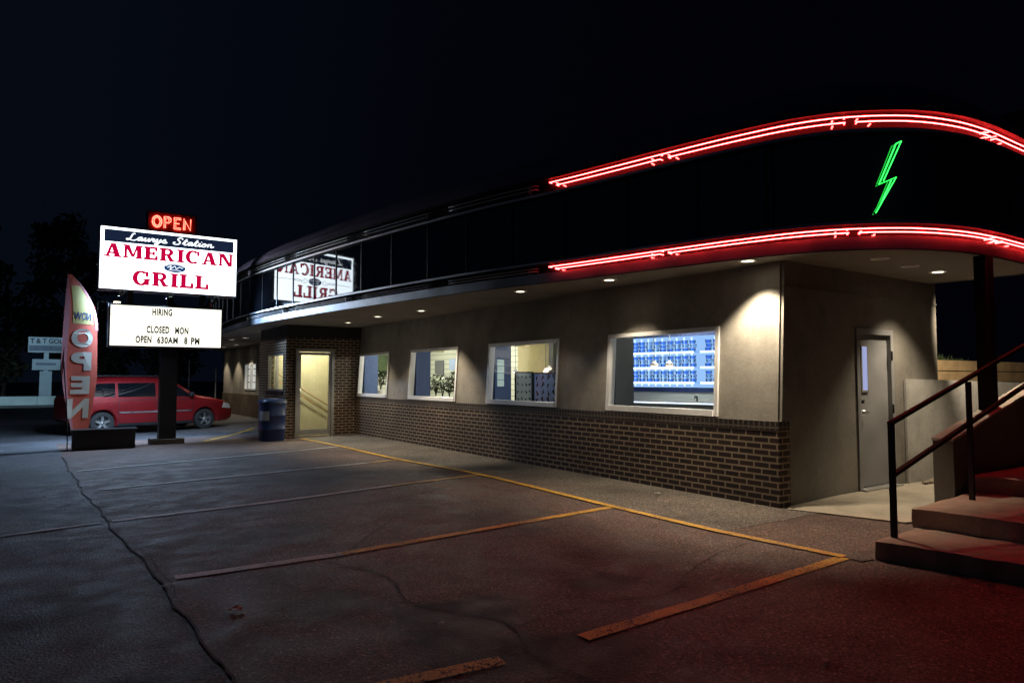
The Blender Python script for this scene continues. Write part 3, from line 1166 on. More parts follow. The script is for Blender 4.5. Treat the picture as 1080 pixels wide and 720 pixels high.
def downlight(x, y, power, z=ZS, size=96, blend=.5, aim=None):
    q = MB()
    q.lathe((x, y, z), [(.105, .003), (.105, -.012), (.075, -.012), (.07, -.002)], 20)
    rim = q.build('downlight', M['frame_white'], diner)
    q = MB()
    q.face([(x + .07 * math.cos(a), y + .07 * math.sin(a), z - .004) for a in [2 * math.pi * j / 16 for j in range(16)]][::-1])
    q.build('lens', M['lamp_warm'] if power else M['lamp_off'], rim)
    if power:
        L = bpy.data.lights.new('downlight_lamp', 'SPOT')
        L.energy = power
        L.color = (1.0, .82, .58)
        L.spot_size = R(size)
        L.spot_blend = blend
        L.shadow_soft_size = .06
        o = bpy.data.objects.new('downlight_lamp', L)
        COL.objects.link(o)
        o.parent = rim
        o.location = Vector((x, y, z - .03)) - diner.location
        if aim:                                # lamp turned towards a spot, only for the added downlight
            o.rotation_euler = (Vector(aim) - Vector((x, y, z))).to_track_quat('-Z', 'Y').to_euler()


for x, y, p in LIT:
    downlight(x, y, p)
downlight(9.30, 4.08, 260, size=100, blend=.75)
downlight(10.25, 3.95, 420, size=84, blend=.6, aim=(12.8, 5.2, 1.3))  # added downlight out of view, aimed to brighten the timber boards
downlight(8.52, 4.05, 0)
downlight(7.71, 3.98, 0)
for y in (29.0, 31.3, 33.6):
    downlight(6.3, y, 110, z=2.80)
downlight(5.3, 25.1, 40)
downlight(5.45, 23.7, 40)

# ---- rooms behind the windows
inn = MB()
inn.box(7.42, 11.2, 6.15, 21.6, -.02, .0)
inn.box(7.42, 10.58, 4.92, 6.15, -.02, .0)
inn.build('inner_floor', M['in_floor'], diner)
inn = MB()
inn.box(7.0, 11.2, 6.15, 21.6, 2.46, 2.50)
inn.box(7.0, 10.58, 4.92, 6.15, 2.46, 2.50)
inn.build('inner_ceiling', M['in_white'], diner)
inn = MB()
inn.face([(10.9, 14.3, 0), (10.9, 21.6, 0), (10.9, 21.6, 2.46), (10.9, 14.3, 2.46)], [(14.3, 0), (21.6, 0), (21.6, 2.46), (14.3, 2.46)])
inn.face([(7.42, 21.5, 0), (10.9, 21.5, 0), (10.9, 21.5, 2.46), (7.42, 21.5, 2.46)], [(0, 0), (4, 0), (4, 2.46), (0, 2.46)])
inn.build('slatted_wall', M['in_slats'], diner)
inn = MB()
inn.box(10.6, 10.7, 13.15, 15.3, 0, 2.46)
inn.build('yellow_wall', M['in_yellow'], diner)
inn = MB()
inn.box(10.2, 10.3, 9.6, 13.0, 0, 2.46)
inn.build('grey_wall', M['in_grey'], diner)
inn = MB()
inn.box(9.98, 10.12, 12.92, 13.08, 0, 2.46)
inn.build('inner_post', M['dark_trim'], diner)
for k_, (y_, z_, w_, h_) in enumerate(((18.6, 1.62, .5, .42), (19.4, 1.72, .4, .36), (20.3, 1.55, .6, .5))):
    inn = MB()
    inn.box(10.86, 10.895, y_ - w_ / 2, y_ + w_ / 2, z_, z_ + h_)
    inn.build('wall_board', M['in_slate'] if k_ != 1 else M['etched_blue'], diner)
for k_, (x_, z_, w_, h_) in enumerate(((9.35, 1.5, .4, .75), (9.95, 1.7, .34, .40))):
    inn = MB()
    inn.box(x_ - w_ / 2, x_ + w_ / 2, 21.46, 21.495, z_, z_ + h_)
    inn.build('wall_board', M['leaf'] if k_ == 0 else M['in_slate'], diner)
for y_ in (15.2, 17.6, 20.0):
    inn = MB()
    inn.box(7.42, 11.1, y_, y_ + .12, 2.32, 2.458)
    inn.build('ceiling_beam', M['in_cream'], diner)
# deep reveals
for k, (y0, y1) in enumerate(WIN):
    y1 = min(y1, 17.34)
    nxt = ([WIN[k - 1][0]] if k else [17.9])[0]
    inn = MB()
    inn.box(7.05, 7.42, y1 + .004, nxt - .002 if k else 17.9, .965, 2.455)
    inn.build('window_reveal', M['in_blue'] if k < 3 else M['in_slate'], diner)
inn = MB()
inn.box(7.05, 7.42, 4.95, 5.55, .96, 2.455)
inn.box(7.0, 7.42, 4.95, 17.9, .0, .955)
inn.box(7.02, 7.42, 4.95, 17.9, 2.30, 2.455)
inn.build('reveal_shelf', M['in_slate'], diner)
inn = MB()
for r_ in range(4):
    for c_ in range(2):
        inn.box(7.10 + c_ * .075, 7.168 + c_ * .075, 10.915, 10.93, 1.30 + r_ * .13, 1.42 + r_ * .13)
inn.build('reflection_panel', M['reflection_glow'], diner)  # glowing blocks imitate a window grid reflected on the reveal
for pos, e in (((9.0, 16.4, 2.25), 190), ((8.9, 11.4, 2.25), 85), ((8.8, 19.8, 2.25), 140), ((8.3, 7.6, 2.2), 55)):
    L = bpy.data.lights.new('added_room_lamp', 'POINT')  # added lamps without fittings, to brighten the dining room
    L.energy = e
    L.color = (1.0, .93, .74)
    L.shadow_soft_size = .15
    o = bpy.data.objects.new('added_room_lamp', L)
    COL.objects.link(o)
    o.location = Vector(pos) - diner.location
    o.parent = diner
# vestibule inside
inn = MB()
inn.box(VX + .13, 6.9, 18.9, 19.0, 0, 2.5)
inn.box(6.80, 6.9, 17.55, 18.9, 0, 2.5)
inn.build('vestibule_lining', M['in_cream'], diner)
inn = MB()
inn.box(VX + .13, 6.9, 17.53, 19.9, -.06, -.02)
inn.build('vestibule_floor', M['in_floor'], diner)
for dz in (0, -.2):
    inn = MB()
    inn.tube([(5.1, 18.80, 1.62 + dz), (6.8, 18.80, .55 + dz)], .018)
    inn.build('stair_rail', M['timber'], diner)
L = bpy.data.lights.new('added_vestibule_lamp', 'POINT')  # added lamp without a fitting, brightens the entrance
L.energy = 120
L.color = (1, .90, .60)
L.shadow_soft_size = .12
o = bpy.data.objects.new('added_vestibule_lamp', L)
COL.objects.link(o)
o.location = Vector((5.8, 18.0, 2.4)) - diner.location
o.parent = diner
L = bpy.data.lights.new('added_vestibule_lamp', 'POINT')  # second added lamp, behind the vestibule lining
L.energy = 30
L.color = (.9, 1, .72)
L.shadow_soft_size = .12
o = bpy.data.objects.new('added_vestibule_lamp', L)
COL.objects.link(o)
o.location = Vector((6.0, 19.5, 2.2)) - diner.location
o.parent = diner

# ------------------------------------------------------------------ back bar seen through the nearest window
DIRB = Vector((-.187, .982))
NB = Vector((-.982, -.187))
ORG = Vector((9.06, 7.0))


def bar(u, d, z):
    p = ORG + DIRB * u + NB * d
    return (p.x, p.y, z)


def bar_tf(p):
    return bar(p[0], p[1], p[2])


backbar = thing('back_bar', (*(ORG + DIRB * 1.1), 0), 'blue backlit back bar with three glowing bottle shelves inside the nearest window', 'bar shelf')
q = MB()
q.box(-.3, 2.4, -.06, 0, 1.30, 2.16, bar_tf)
q.build('lit_panel', M['shelf_panel'], backbar)
q = MB()
q.box(-.3, 2.4, -.06, .02, 1.22, 1.30, bar_tf)
q.box(-.3, 2.4, -.06, 0, 2.16, 2.46, bar_tf)
q.build('cabinet_frame', M['flag_navy'], backbar)
q = MB()
q.box(-.3, 2.4, -.06, 0, .0, 1.22, bar_tf)
q.build('lower_panel', M['in_white'], backbar)
SHZ = [1.375, 1.625, 1.88]
GAPU = (.52, .64)
u = -.22
while u < 2.3:
    if not GAPU[0] - .04 < u < GAPU[1] + .04:
        q = MB()
        q.box(u - .016, u + .016, .002, .006, 1.32, 2.14, bar_tf)
        q.build('led_column', M['led_column'], backbar)
    u += .142
for z in SHZ:
    q = MB()
    q.box(-.3, 2.4, .0, .17, z, z + .014, bar_tf)
    sh = q.build('shelf', M['shelf_glass'], backbar)
    q = MB()
    q.box(-.3, GAPU[0], .171, .18, z - .012, z + .018, bar_tf)
    q.box(GAPU[1], 2.4, .171, .18, z - .012, z + .018, bar_tf)
    q.build('led_strip', M['led_blue'], sh)
q = MB()
q.box(-.3, 2.4, .0, .22, 1.02, 1.075, bar_tf)
q.build('counter_top', M['counter'], backbar)
q = MB()
q.box(-.3, 2.4, .221, .226, 1.035, 1.05, bar_tf)
q.build('counter_light', M['led_blue'], backbar)
bk = 0
rnd = random.Random(5)
protos = []
for mm in ('glass_blue', 'glass_pale'):
    q = MB()
    rows = []
    for w_, z_ in ((.030, 0), (.044, .003), (.050, .062), (.046, .062), (.040, .010), (.0, .010)):
        rows.append([(x_, y_ * .8, z_) for x_, y_ in squircle(0, 0, w_ + 1e-4, 16, 5)])
    q.grid(rows, 0, True, True)
    protos.append(q.build('glass_tumbler', M[mm], None))
used = [False] * len(protos)
ROWNAME = ['lowest', 'middle', 'top']
for r_, z in enumerate(SHZ):
    u = -.22 + .071
    while u < 2.25:
        if not GAPU[0] - .03 < u < GAPU[1] + .03:
            for lv in range(3):
                j = 1 if lv == 1 else 0
                if rnd.random() < .12:
                    j = 1 - j
                o = protos[j].copy() if used[j] else protos[j]
                if used[j]:
                    COL.objects.link(o)
                used[j] = True
                o.location = bar(u + rnd.uniform(-.006, .006), .085 + rnd.uniform(-.012, .012), z + .0145 + lv * .0645)
                o.scale = (1, 1, rnd.uniform(.93, 1.0))
                tag(o, 'square glass tumbler stacked on the %s glowing shelf of the blue back bar' % ROWNAME[r_], 'glass', 'tumblers on the %s bar shelf' % ROWNAME[r_])
        u += .142
for j, o in enumerate(protos):
    if not used[j]:
        bpy.data.objects.remove(o)
# small tap on the counter
q = MB()
bx, by, bz = bar(.62, .12, 1.076)
q.tube([(bx, by, bz), (bx, by, bz + .07), (bx - .06, by - .01, bz + .085), (bx - .075, by - .012, bz + .05)], .014)
base_at(tag(q.build('beer_tap', M['black_metal']), 'small black tap on the pale counter below the blue shelves', 'tap'), (bx, by, bz))


def pendant(x, y, z, top, label, group, scale=1.0):
    t = thing('pendant_lamp', (x, y, z), label, 'lamp', group)
    q = MB()
    q.tube([(x, y, z + .06 * scale), (x, y, top)], .006, 5)
    q.build('cord', M['black_metal'], t)
    q = MB()
    q.lathe((x, y, z), [(.012, .075 * scale), (.03 * scale, .06 * scale), (.085 * scale, .0), (.08 * scale, .0)], 16)
    q.build('lamp_shade', M['frame_white'], t)
    q = MB()
    q.lathe((x, y, z - .005), [(0, -.03 * scale), (.04 * scale, -.02 * scale), (.06 * scale, .0), (.05 * scale, .02 * scale)], 12)
    q.build('bulb', M['pendant_glow'], t)


def along(px, x, z):
    """a spot in the room on the bearing of an image column, at depth x"""
    az = YAW + math.atan((px - 540) / F_PX)
    return (x, x / math.tan(az), z)


x, y, z = along(690, 8.2, 1.66)
pendant(x, y, z, 2.46, 'left one of the two small pendants hanging before the blue shelves', 'pendants before the back bar')
x, y, z = along(706, 8.3, 1.66)
pendant(x, y, z, 2.46, 'right one of the two small pendants hanging before the blue shelves', 'pendants before the back bar')
for px, xx, z, l in ((543.5, 9.4, 1.61, 'lit pendant left of the dark post in the second window from the corner'), (575.5, 9.2, 1.61, 'lower pendant right of the dark post, above the blue etched panel'), (579, 9.7, 1.68, 'higher pendant right of the dark post, above the blue etched panel')):
    x, y, z = along(px, xx, z)
    pendant(x, y, z, 2.46, l, 'pendants in the dining room')


# etched partitions in the third window
def partition(px0, px1, x0, x1, z0, z1, mat, label, seed):
    a, c = Vector(along(px0, x0, 0)[:2]), Vector(along(px1, x1, 0)[:2])
    L_ = (c - a).length
    e = (c - a) / L_
    n = Vector((e.y, -e.x))
    if n.x > 0:
        n = -n

    def pl(u, d_, z):
        p = a + e * u + n * d_
        return (p.x, p.y, z)
    mid = a + e * L_ / 2
    t = thing('etched_partition', (mid.x, mid.y, 0), label, 'partition')
    q = MB()
    q.box(0, L_, -.01, .0, z0, z1, lambda p: pl(*p))
    q.build('glass_panel', mat, t)
    q = MB()
    q.box(-.03, 0, -.02, .02, 0, z1 + .03, lambda p: pl(*p))
    q.box(L_, L_ + .03, -.02, .02, 0, z1 + .03, lambda p: pl(*p))
    q.box(0, L_, -.02, .02, z1, z1 + .03, lambda p: pl(*p))
    q.box(0, L_, -.02, .02, 0, z0, lambda p: pl(*p))
    q.build('partition_frame', M['black_metal'], t)
    rn = random.Random(seed)
    q = MB()
    for i in range(4):
        for j in range(4):
            u, v, s_ = (i + .5) * L_ / 4, z0 + (j + .5) * (z1 - z0) / 4, L_ / 10
            an = rn.choice((.6, 2.2, 3.8, 5.3)) + rn.uniform(-.2, .2)
            w_ = rn.uniform(.5, 1.1)
            q.face([pl(u + s_ * w_ * math.cos(an + g), .003, v + s_ * 1.15 * math.sin(an + g)) for g in (0, 2.5, 3.7)])
    q.build('etched_pattern', M['black_metal'], t)


partition(544.5, 561, 8.1, 8.25, .95, 1.56, M['etched'], 'pale partition panel with black triangular marks in the third window', 1)
partition(563.5, 587.5, 8.1, 8.1, .95, 1.54, M['etched_blue'], 'bluish partition panel with black triangular marks in the third window', 2)


def leafy(name, c, h, r, n, label, cat, seed, mat='leaf', pot=None, group=None, leaf=.09):
    rn = random.Random(seed)
    t = thing(name, c, label, cat, group)
    q = MB()
    for k in range(n):
        a, rr = rn.uniform(0, 6.28), r * rn.random() ** .6
        z = h * (.25 + .75 * rn.random())
        p = Vector((c[0] + rr * math.cos(a), c[1] + rr * math.sin(a), c[2] + z))
        d = Vector((math.cos(a), math.sin(a), rn.uniform(-.3, 1))).normalized()
        s_ = d.cross(Vector((rn.uniform(-1, 1), rn.uniform(-1, 1), 1))).normalized() * leaf * .28
        ll = leaf * rn.uniform(.7, 1.5)
        q.face([p - d * ll * .5, p + s_, p + d * ll * .6, p - s_])
    q.build('foliage', M[mat], t)
    q = MB()
    for k in range(5):
        a = rn.uniform(0, 6.28)
        q.tube([c, (c[0] + r * .4 * math.cos(a), c[1] + r * .4 * math.sin(a), c[2] + h * .75)], .008, 5)
    q.build('stem', M['bark'], t)
    if pot:
        q = MB()
        q.lathe((c[0], c[1], c[2] - pot), [(0, 0), (.11, 0), (.15, pot), (.13, pot), (.12, pot - .02), (0, pot - .02)], 14)
        q.build('pot', M['pot_white'], t)


x, y, _ = along(402, 8.0, 0)
leafy('potted_plant', (x, y, 1.12), .55, .26, 260, 'dark bushy plant in a white pot inside the window beside the entrance', 'plant', 21, pot=.24)
q = MB()
q.box(x - .4, x + .4, y - .4, y + .4, .0, .875)
base_at(tag(q.build('dining_booth', M['vinyl_red']), 'dark booth end carrying the potted plant inside the window beside the entrance', 'booth'), (x, y, 0))
q = MB()
pts = []
x0, y0, _ = along(458, 8.6, 0)
x1, y1, _ = along(492, 8.6, 0)
q.box(8.55, 8.95, y1 - .2, y0 + .5, 0, .95)
base_at(tag(q.build('planter_box', M['timber']), 'long timber planter box inside the second window from the entrance', 'planter'), (8.75, (y0 + y1) / 2, 0))
for j, (px, hh) in enumerate(((460, .62), (467, .5), (474, .58), (480, .66), (487, .5))):
    x, y, _ = along(px, 8.75, 0)
    w_ = ['leftmost', 'second', 'middle', 'fourth', 'rightmost'][j]
    leafy('indoor_plant', (x, y, .952), hh, .2, 170, 'the %s of the green plants growing in the indoor planter box' % w_, 'plant', 30 + j, group='plants in the indoor planter', leaf=.08)

# ------------------------------------------------------------------ green lightning bolt
k = near(7.26, 3.63)
c0 = CV[k]
t0 = Vector((CN[k].y, -CN[k].x))      # along the band, image right
if t0.x < 0:
    t0 = -t0


def boltp(u, v, d=.0):
    p = c0 + t0 * u + CN[k] * (-.035 + d)
    return (p.x, p.y, v)


bolt = thing('neon_bolt', boltp(0, 3.17), 'green neon lightning bolt hanging on the black mirror fascia', 'neon sign')
for path in ([(.126, 3.92), (-.059, 3.49), (.121, 3.565), (-.10, 3.185)], [(.185, 3.95), (-.012, 3.525)], [(.072, 3.54), (-.046, 3.28)], [(.126, 3.92), (.185, 3.95)]):
    q = MB()
    q.tube([boltp(u, v) for u, v in path], .005, 6)
    q.build('neon_tube', M['neon_green'], bolt)

for u, v in ((.15, 3.925), (-.055, 3.50), (-.095, 3.20), (.11, 3.56)):
    q = MB()
    q.tube([boltp(u, v, -.002), boltp(u, v, -.035)], .006, 5)
    q.build('tube_clip', M['neon_off'], bolt)

# ------------------------------------------------------------------ pole sign
SY = 17.85
pole = thing('pole_sign', (2.4, SY + .2, gz(2.4, SY + .2)), 'lit white roadside sign reading American Grill above a letter board, on a black pole', 'sign')


def on_sign(x0, z0, y=SY):
    return lambda u, v, d=0.0: (x0 + u, y - .004 - d, z0 + v)


q = MB()
q.box(2.22, 2.58, SY + .02, SY + .34, -.2, 2.18)
q.build('pole', M['black_metal'], pole)
q = MB()
q.box(2.05, 2.75, SY - .1, SY + .5, -.25, .04)
q.build('pole_base', M['dark_concrete'], pole)
for xx in (1.5, 2.34, 3.05):
    q = MB()
    q.box(xx, xx + .12, SY + .1, SY + .22, 3.12, 3.46)
    q.build('bracket', M['black_metal'], pole)
# main cabinet
CX0, CX1, CZ0, CZ1 = .93, 3.84, 3.485, 4.89
q = MB()
q.box(CX0 - .03, CX1 + .03, SY, SY + .36, CZ0 - .03, CZ1 + .03)
cab = q.build('sign_cabinet', M['steel'], pole)
for side_, yy_ in ((1, SY), (-1, SY + .36)):
    def pl(u, v, d=0.0, s=side_, y_=yy_):
        return ((CX0 + u) if s > 0 else (CX1 - u), y_ - s * (.003 + d), CZ0 + v)
    Wd, Hd = CX1 - CX0, CZ1 - CZ0
    q = MB()
    q.face([pl(0, 0), pl(Wd, 0), pl(Wd, Hd), pl(0, Hd)])
    q.build('sign_face', M['sign_white'], cab)
    q = MB()
    q.face([pl(.07, Hd - .335, .004), pl(Wd - .07, Hd - .335, .004), pl(Wd - .07, Hd - .055, .004), pl(.07, Hd - .055, .004)])
    q.build('header_band', M['sign_navy'], cab)
    q = MB()
    pen_word(q, 'Laurys Station', pl, .50, 2.36, Hd - .255, .155, .026, 0, .008)
    q.build('script_lettering', M['sign_script'], cab)
    q = MB()
    serif_word(q, 'AMERICAN', pl, .08, Wd - .07, Hd - .685, .315, 0, .004)
    q.build('large_lettering', M['sign_red'], cab)
    q = MB()
    serif_word(q, 'GRILL', pl, .66, 2.28, .115, .335, 0, .004)
    q.build('large_lettering', M['sign_red'], cab)
    q = MB()
    oc = (1.53, .575)
    q.face([pl(oc[0] + .235 * math.cos(R(a)), oc[1] + .105 * math.sin(R(a)), .004) for a in range(0, 360, 10)])
    q.build('emblem', M['sign_blue'], cab)
    q = MB()
    ribbon(q, catmull([(oc[0] - .16, oc[1] + .0), (oc[0] - .08, oc[1] + .05), (oc[0] - .10, oc[1] - .03), (oc[0], oc[1] + .045), (oc[0] + .03, oc[1] - .01), (oc[0] + .10, oc[1] + .03), (oc[0] + .17, oc[1])], .015), pl, .016, 0, .008)
    ribbon(q, catmull([(oc[0] - .13, oc[1] - .06), (oc[0], oc[1] - .045), (oc[0] + .13, oc[1] - .06)], .02), pl, .012, 0, .008)
    ribbon(q, [(oc[0] + .205 * math.cos(R(a)), oc[1] + .085 * math.sin(R(a))) for a in range(20, 161, 10)], pl, .008, 0, .008)
    q.build('emblem_mark', M['sign_script'], cab)
    q = MB()
    for s in (-1, 1):
        o_ = lambda d_, v_: (oc[0] + s * d_, oc[1] + v_)
        ribbon(q, [o_(.75, .005), o_(1.42, -.005)], pl, .010, 0, .004)
        ribbon(q, catmull([o_(.75, .005), o_(.58, .02), o_(.46, -.045), o_(.33, -.055), o_(.29, .02), o_(.37, .055), o_(.42, .01), o_(.38, -.01)], .015), pl, .013, 0, .004)
        ribbon(q, catmull([o_(.75, .0), o_(.62, -.03), o_(.50, .005), o_(.44, -.02)], .015), pl, [.02] * 3 + [.013] * 60, 0, .005)
    q.build('flourish', M['sign_flourish'], cab)
    for k_ in range(3):                        # added floods, standing in for the sign's own spill on the asphalt
        fx, fy_ = CX0 + .45 + 1.0 * k_, (SY - .07 if side_ > 0 else SY + .43)
        q = MB()
        q.lathe((fx, fy_, CZ0 - .10), [(0, .05), (.045, .045), (.055, -.02), (.05, -.02), (.04, .03)], 12)
        q.tube([(fx, fy_, CZ0 - .06), (fx, fy_ + side_ * .10, CZ0 - .045)], .012)
        fl_ = q.build('added_flood', M['black_metal'], cab)
        L = bpy.data.lights.new('added_flood_light', 'SPOT')
        L.energy = 400 if side_ > 0 else 1000
        L.color = (.46, .68, 1.0)
        L.spot_size = R(128)
        L.spot_blend = .9
        L.shadow_soft_size = .035
        o = bpy.data.objects.new('added_flood_light', L)
        COL.objects.link(o)
        o.parent = fl_
        o.location = Vector((fx, fy_ - side_ * .02, CZ0 - .135)) - pole.location
        o.rotation_euler = (R(-46) * side_, 0, R(-38) * side_)
        if side_ > 0 and k_ == 2:                # this added one is turned to brighten the fascia trim
            L.energy = 280
            o.rotation_euler = (R(-74), 0, R(52))
# letter board
BX0, BX1, BZ0, BZ1 = 1.17, 3.52, 2.20, 3.12
q = MB()
q.box(BX0 - .035, BX1 + .035, SY, SY + .34, BZ0 - .035, BZ1 + .035)
board = q.build('letter_board', M['black_metal'], pole)
q = MB()
q.box(BX0 - .055, BX0 - .036, SY - .01, SY + .3, BZ0 - .03, BZ1 + .03)
q.build('board_trim', M['chrome'], board)
for side_, yy_ in ((1, SY), (-1, SY + .34)):
    def pl(u, v, d=0.0, s=side_, y_=yy_):
        return ((BX0 + u) if s > 0 else (BX1 - u), y_ - s * (.003 + d), BZ0 + v)
    Wd, Hd = BX1 - BX0, BZ1 - BZ0
    q = MB()
    q.face([pl(0, 0), pl(Wd, 0), pl(Wd, Hd), pl(0, Hd)])
    q.build('board_face', M['board_white'], board)
    q = MB()
    for z in (.235, .465, .695):
        q.face([pl(0, z, .003), pl(Wd, z, .003), pl(Wd, z + .011, .003), pl(0, z + .011, .003)])
    q.build('letter_track', M['board_line'], board)
    q = MB()
    text_mesh(q, 'HIRING', lambda u, v, d=0.0: pl(.84 + u, .715 + v, .006), .42, .168, bold=.045, spacing=1.12)
    text_mesh(q, 'CLOSED', lambda u, v, d=0.0: pl(.73 + u, .30 + v, .006), .48, .168, bold=.045, spacing=1.12)
    text_mesh(q, 'MON', lambda u, v, d=0.0: pl(1.33 + u, .295 + v, .006), .29, .168, bold=.045, spacing=1.12)
    text_mesh(q, 'OPEN', lambda u, v, d=0.0: pl(.51 + u, .065 + v, .006), .33, .168, bold=.045, spacing=1.12)
    text_mesh(q, '630AM', lambda u, v, d=0.0: pl(.955 + u, .062 + v, .006), .44, .168, bold=.045, spacing=1.12)
    text_mesh(q, '8', lambda u, v, d=0.0: pl(1.53 + u, .06 + v, .006), .075, .168, bold=.045)
    text_mesh(q, 'PM', lambda u, v, d=0.0: pl(1.68 + u, .058 + v, .006), .19, .168, bold=.045, spacing=1.12)
    q.build('changeable_letters', M['board_black'], board)
q = MB()
q.lathe((3.28, SY + .1, 3.165), [(0, 0), (.05, 0), (.03, .16), (.0, .2)], 10)
q.build('warning_lamp', M['tail_red'], board)
q = MB()
q.lathe((BX0 + .12, SY - .02, 3.165), [(0, 0), (.07, 0), (.07, .02), (0, .02)], 10)
q.build('small_lamp', M['lamp_warm'], board)
# red OPEN box on top
OX0, OX1, OZ0, OZ1 = 1.87, 2.90, 4.925, 5.36
q = MB()
q.box(OX0, OX1, SY + .06, SY + .26, OZ0, OZ1)
ob = q.build('open_box', M['open_back'], pole)


def op(u, v):
    return (OX0 + u, SY + .03, OZ0 + v)


q = MB()
hh, vv = .27, .08
for r_ in (.0, .035):
    q.tube([op(.19 + (.10 - r_) * math.cos(R(a)), vv + hh / 2 + (hh / 2 - r_) * math.sin(R(a))) for a in range(0, 361, 20)], .0105, 6)
q.tube([op(.34, vv), op(.34, vv + hh), op(.44, vv + hh), op(.485, vv + hh * .86), op(.485, vv + hh * .64), op(.44, vv + hh * .48), op(.37, vv + hh * .48)], .0105, 6)
q.tube([op(.37, vv), op(.37, vv + hh - .035), op(.43, vv + hh - .035), op(.45, vv + hh * .75), op(.43, vv + hh * .62)], .0085, 6)
q.tube([op(.70, vv + hh), op(.555, vv + hh), op(.555, vv), op(.70, vv)], .0105, 6)
q.tube([op(.555, vv + hh / 2), op(.67, vv + hh / 2)], .0105, 6)
q.tube([op(.70, vv + hh - .035), op(.59, vv + hh - .035), op(.59, vv + .035), op(.70, vv + .035)], .0085, 6)
q.tube([op(.76, vv), op(.76, vv + hh), op(.915, vv), op(.915, vv + hh)], .0105, 6)
q.tube([op(.79, vv), op(.79, vv + hh * .8)], .0085, 6)
q.build('open_lettering', M['open_tube'], ob)
q = MB()
q.box(OX0 - .015, OX0, SY - .01, SY + .27, OZ0 - .015, OZ1 + .015)
q.box(OX1, OX1 + .015, SY - .01, SY + .27, OZ0 - .015, OZ1 + .015)
q.box(OX0, OX1, SY - .01, SY + .27, OZ1, OZ1 + .015)
q.build('box_hood', M['black_metal'], ob)

# wire-framed neon beside the letter board
wy = SY + .05
nw = thing('neon_window_sign', (.95, wy, 2.3), 'small wire framed sign of thin red tubes hung left of the letter board', 'neon sign')
q = MB()
q.tube([(.70, wy, 2.31), (1.12, wy, 2.31), (1.12, wy, 3.18), (.70, wy, 3.18), (.70, wy, 2.31)], .009, 5)
q.tube([(.92, wy, 2.31), (.92, wy, 3.18)], .006, 5)
q.tube([(.96, wy, 2.4), (1.02, wy, 3.1), (1.08, wy, 2.4)], .006, 5)
q.tube([(1.0, wy + .14, 3.17), (1.12, wy + .14, 3.17)], .009, 5)
q.build('wire_frame', M['black_metal'], nw)
q = MB()
for j in range(4):
    z = 3.02 - j * .2
    q.tube([(.74, wy - .02, z), (.86, wy - .02, z + .04), (.88, wy - .02, z - .06), (.76, wy - .02, z - .1), (.75, wy - .02, z - .02)], .010, 5)
q.build('red_tube', glow('red_tube_glow', (1, .12, .10), .55), nw)

# ------------------------------------------------------------------ feather flag
FY = 17.15
fl = thing('feather_flag', (.58, FY, gz(.58, FY)), 'tall red feather flag printed open, seen from behind, beside the pole sign', 'flag')


def flag_x(z):
    """left and right edges of the sail at height z"""
    t = (z - .25) / 3.4
    xl = .30 + .24 * max(0, 1 - (z - .25) / 1.5) ** 1.4
    xr = .80 + .10 * min(1, (z - .25) / 1.2)
    if z > 2.55:
        s = (z - 2.55) / 1.10
        xr = .90 - (.90 - .36) * s ** 2.1
    return xl, xr


FTURN = R(40)


def turned(x, d, z):
    """the sail hangs turned towards the lit sign; x is its width position, d its distance off the cloth"""
    w = (x - .33) / math.cos(FTURN)
    off = .05 * math.sin((x - .33) / .55 * 3.0 + z * 1.1) - d
    return (.33 + w * math.cos(FTURN) - off * math.sin(FTURN), FY + w * math.sin(FTURN) + off * math.cos(FTURN), z)


def flag_p(u, z, d=0.0):
    xl, xr = flag_x(z)
    return turned(xl + (xr - xl) * u, d, z)


def flag_patch(z0, z1, u0=0.0, u1=1.0, d=0.0, n=24):
    q = MB()
    rows = []
    for j in range(n + 1):
        z = z0 + (z1 - z0) * j / n
        rows.append([flag_p(u0 + (u1 - u0) * k / 8, z, d) for k in range(9)])
    q.grid(rows, 0, True)
    return q


sail = flag_patch(.25, 3.645, n=50).build('sail', M['flag_red'], fl)
flag_patch(2.62, 3.42, .22, .84, .004).build('yellow_panel', M['flag_yellow'], sail)
flag_patch(.25, 3.64, -.02, .13, .003, 50).build('edge_sleeve', M['flag_edge'], sail)
flag_patch(2.5, 3.64, .90, 1.03, .003, 40).build('edge_sleeve', M['flag_edge'], sail)
q = MB()


def flag_text(q, body, z0, h, w, u0, bold):
    """lettering seen from behind: mirrored left to right"""
    def pl(u, v, d=0.0):
        x = u0 + w - u
        return turned(x, .009, z0 + v)
    text_mesh(q, body, pl, w, h, bold=bold)


q = MB()
flag_text(q, 'O', 2.12, .40, .37, .425, .05)
flag_text(q, 'P', 1.62, .40, .34, .44, .05)
flag_text(q, 'E', 1.12, .38, .31, .46, .05)
flag_text(q, 'N', .60, .42, .36, .42, .05)
q.build('printed_letters', M['flag_white'], sail)
q = MB()
flag_text(q, 'NOW', 2.70, .17, .31, .44, .02)
q.build('printed_letters', M['flag_navy'], sail)
q = MB()
q.tube([(.42, FY + .03, gz(.5, FY)), (.40, FY + .03, .6), (.30, FY + .03, 1.9), (.31, FY + .03, 3.3), (.36, FY + .03, 3.66)], .012, 6)
q.build('flag_pole', M['plastic_black'], fl)
# black planter tub at its foot
q = MB()
g0 = gz(1.1, 17.3)
q.prism([(.50, 17.05), (1.66, 17.05), (1.66, 17.5), (.50, 17.5)], g0, .33)
q.prism([(.46, 17.01), (1.70, 17.01), (1.70, 17.54), (.46, 17.54)], .33, .37)
tub = bevel(q.build('planter_trough', M['plastic_black']), .015)
base_at(tag(tub, 'long low black trough on the asphalt at the foot of the red flag', 'trough'), (1.1, 17.3, g0))

# ------------------------------------------------------------------ rubbish bin by the entrance
BN = (4.55, 16.98, gz(4.55, 16.98))
bn = thing('rubbish_bin', BN, 'dark blue plastic barrel bin with a white label beside the entrance', 'bin')


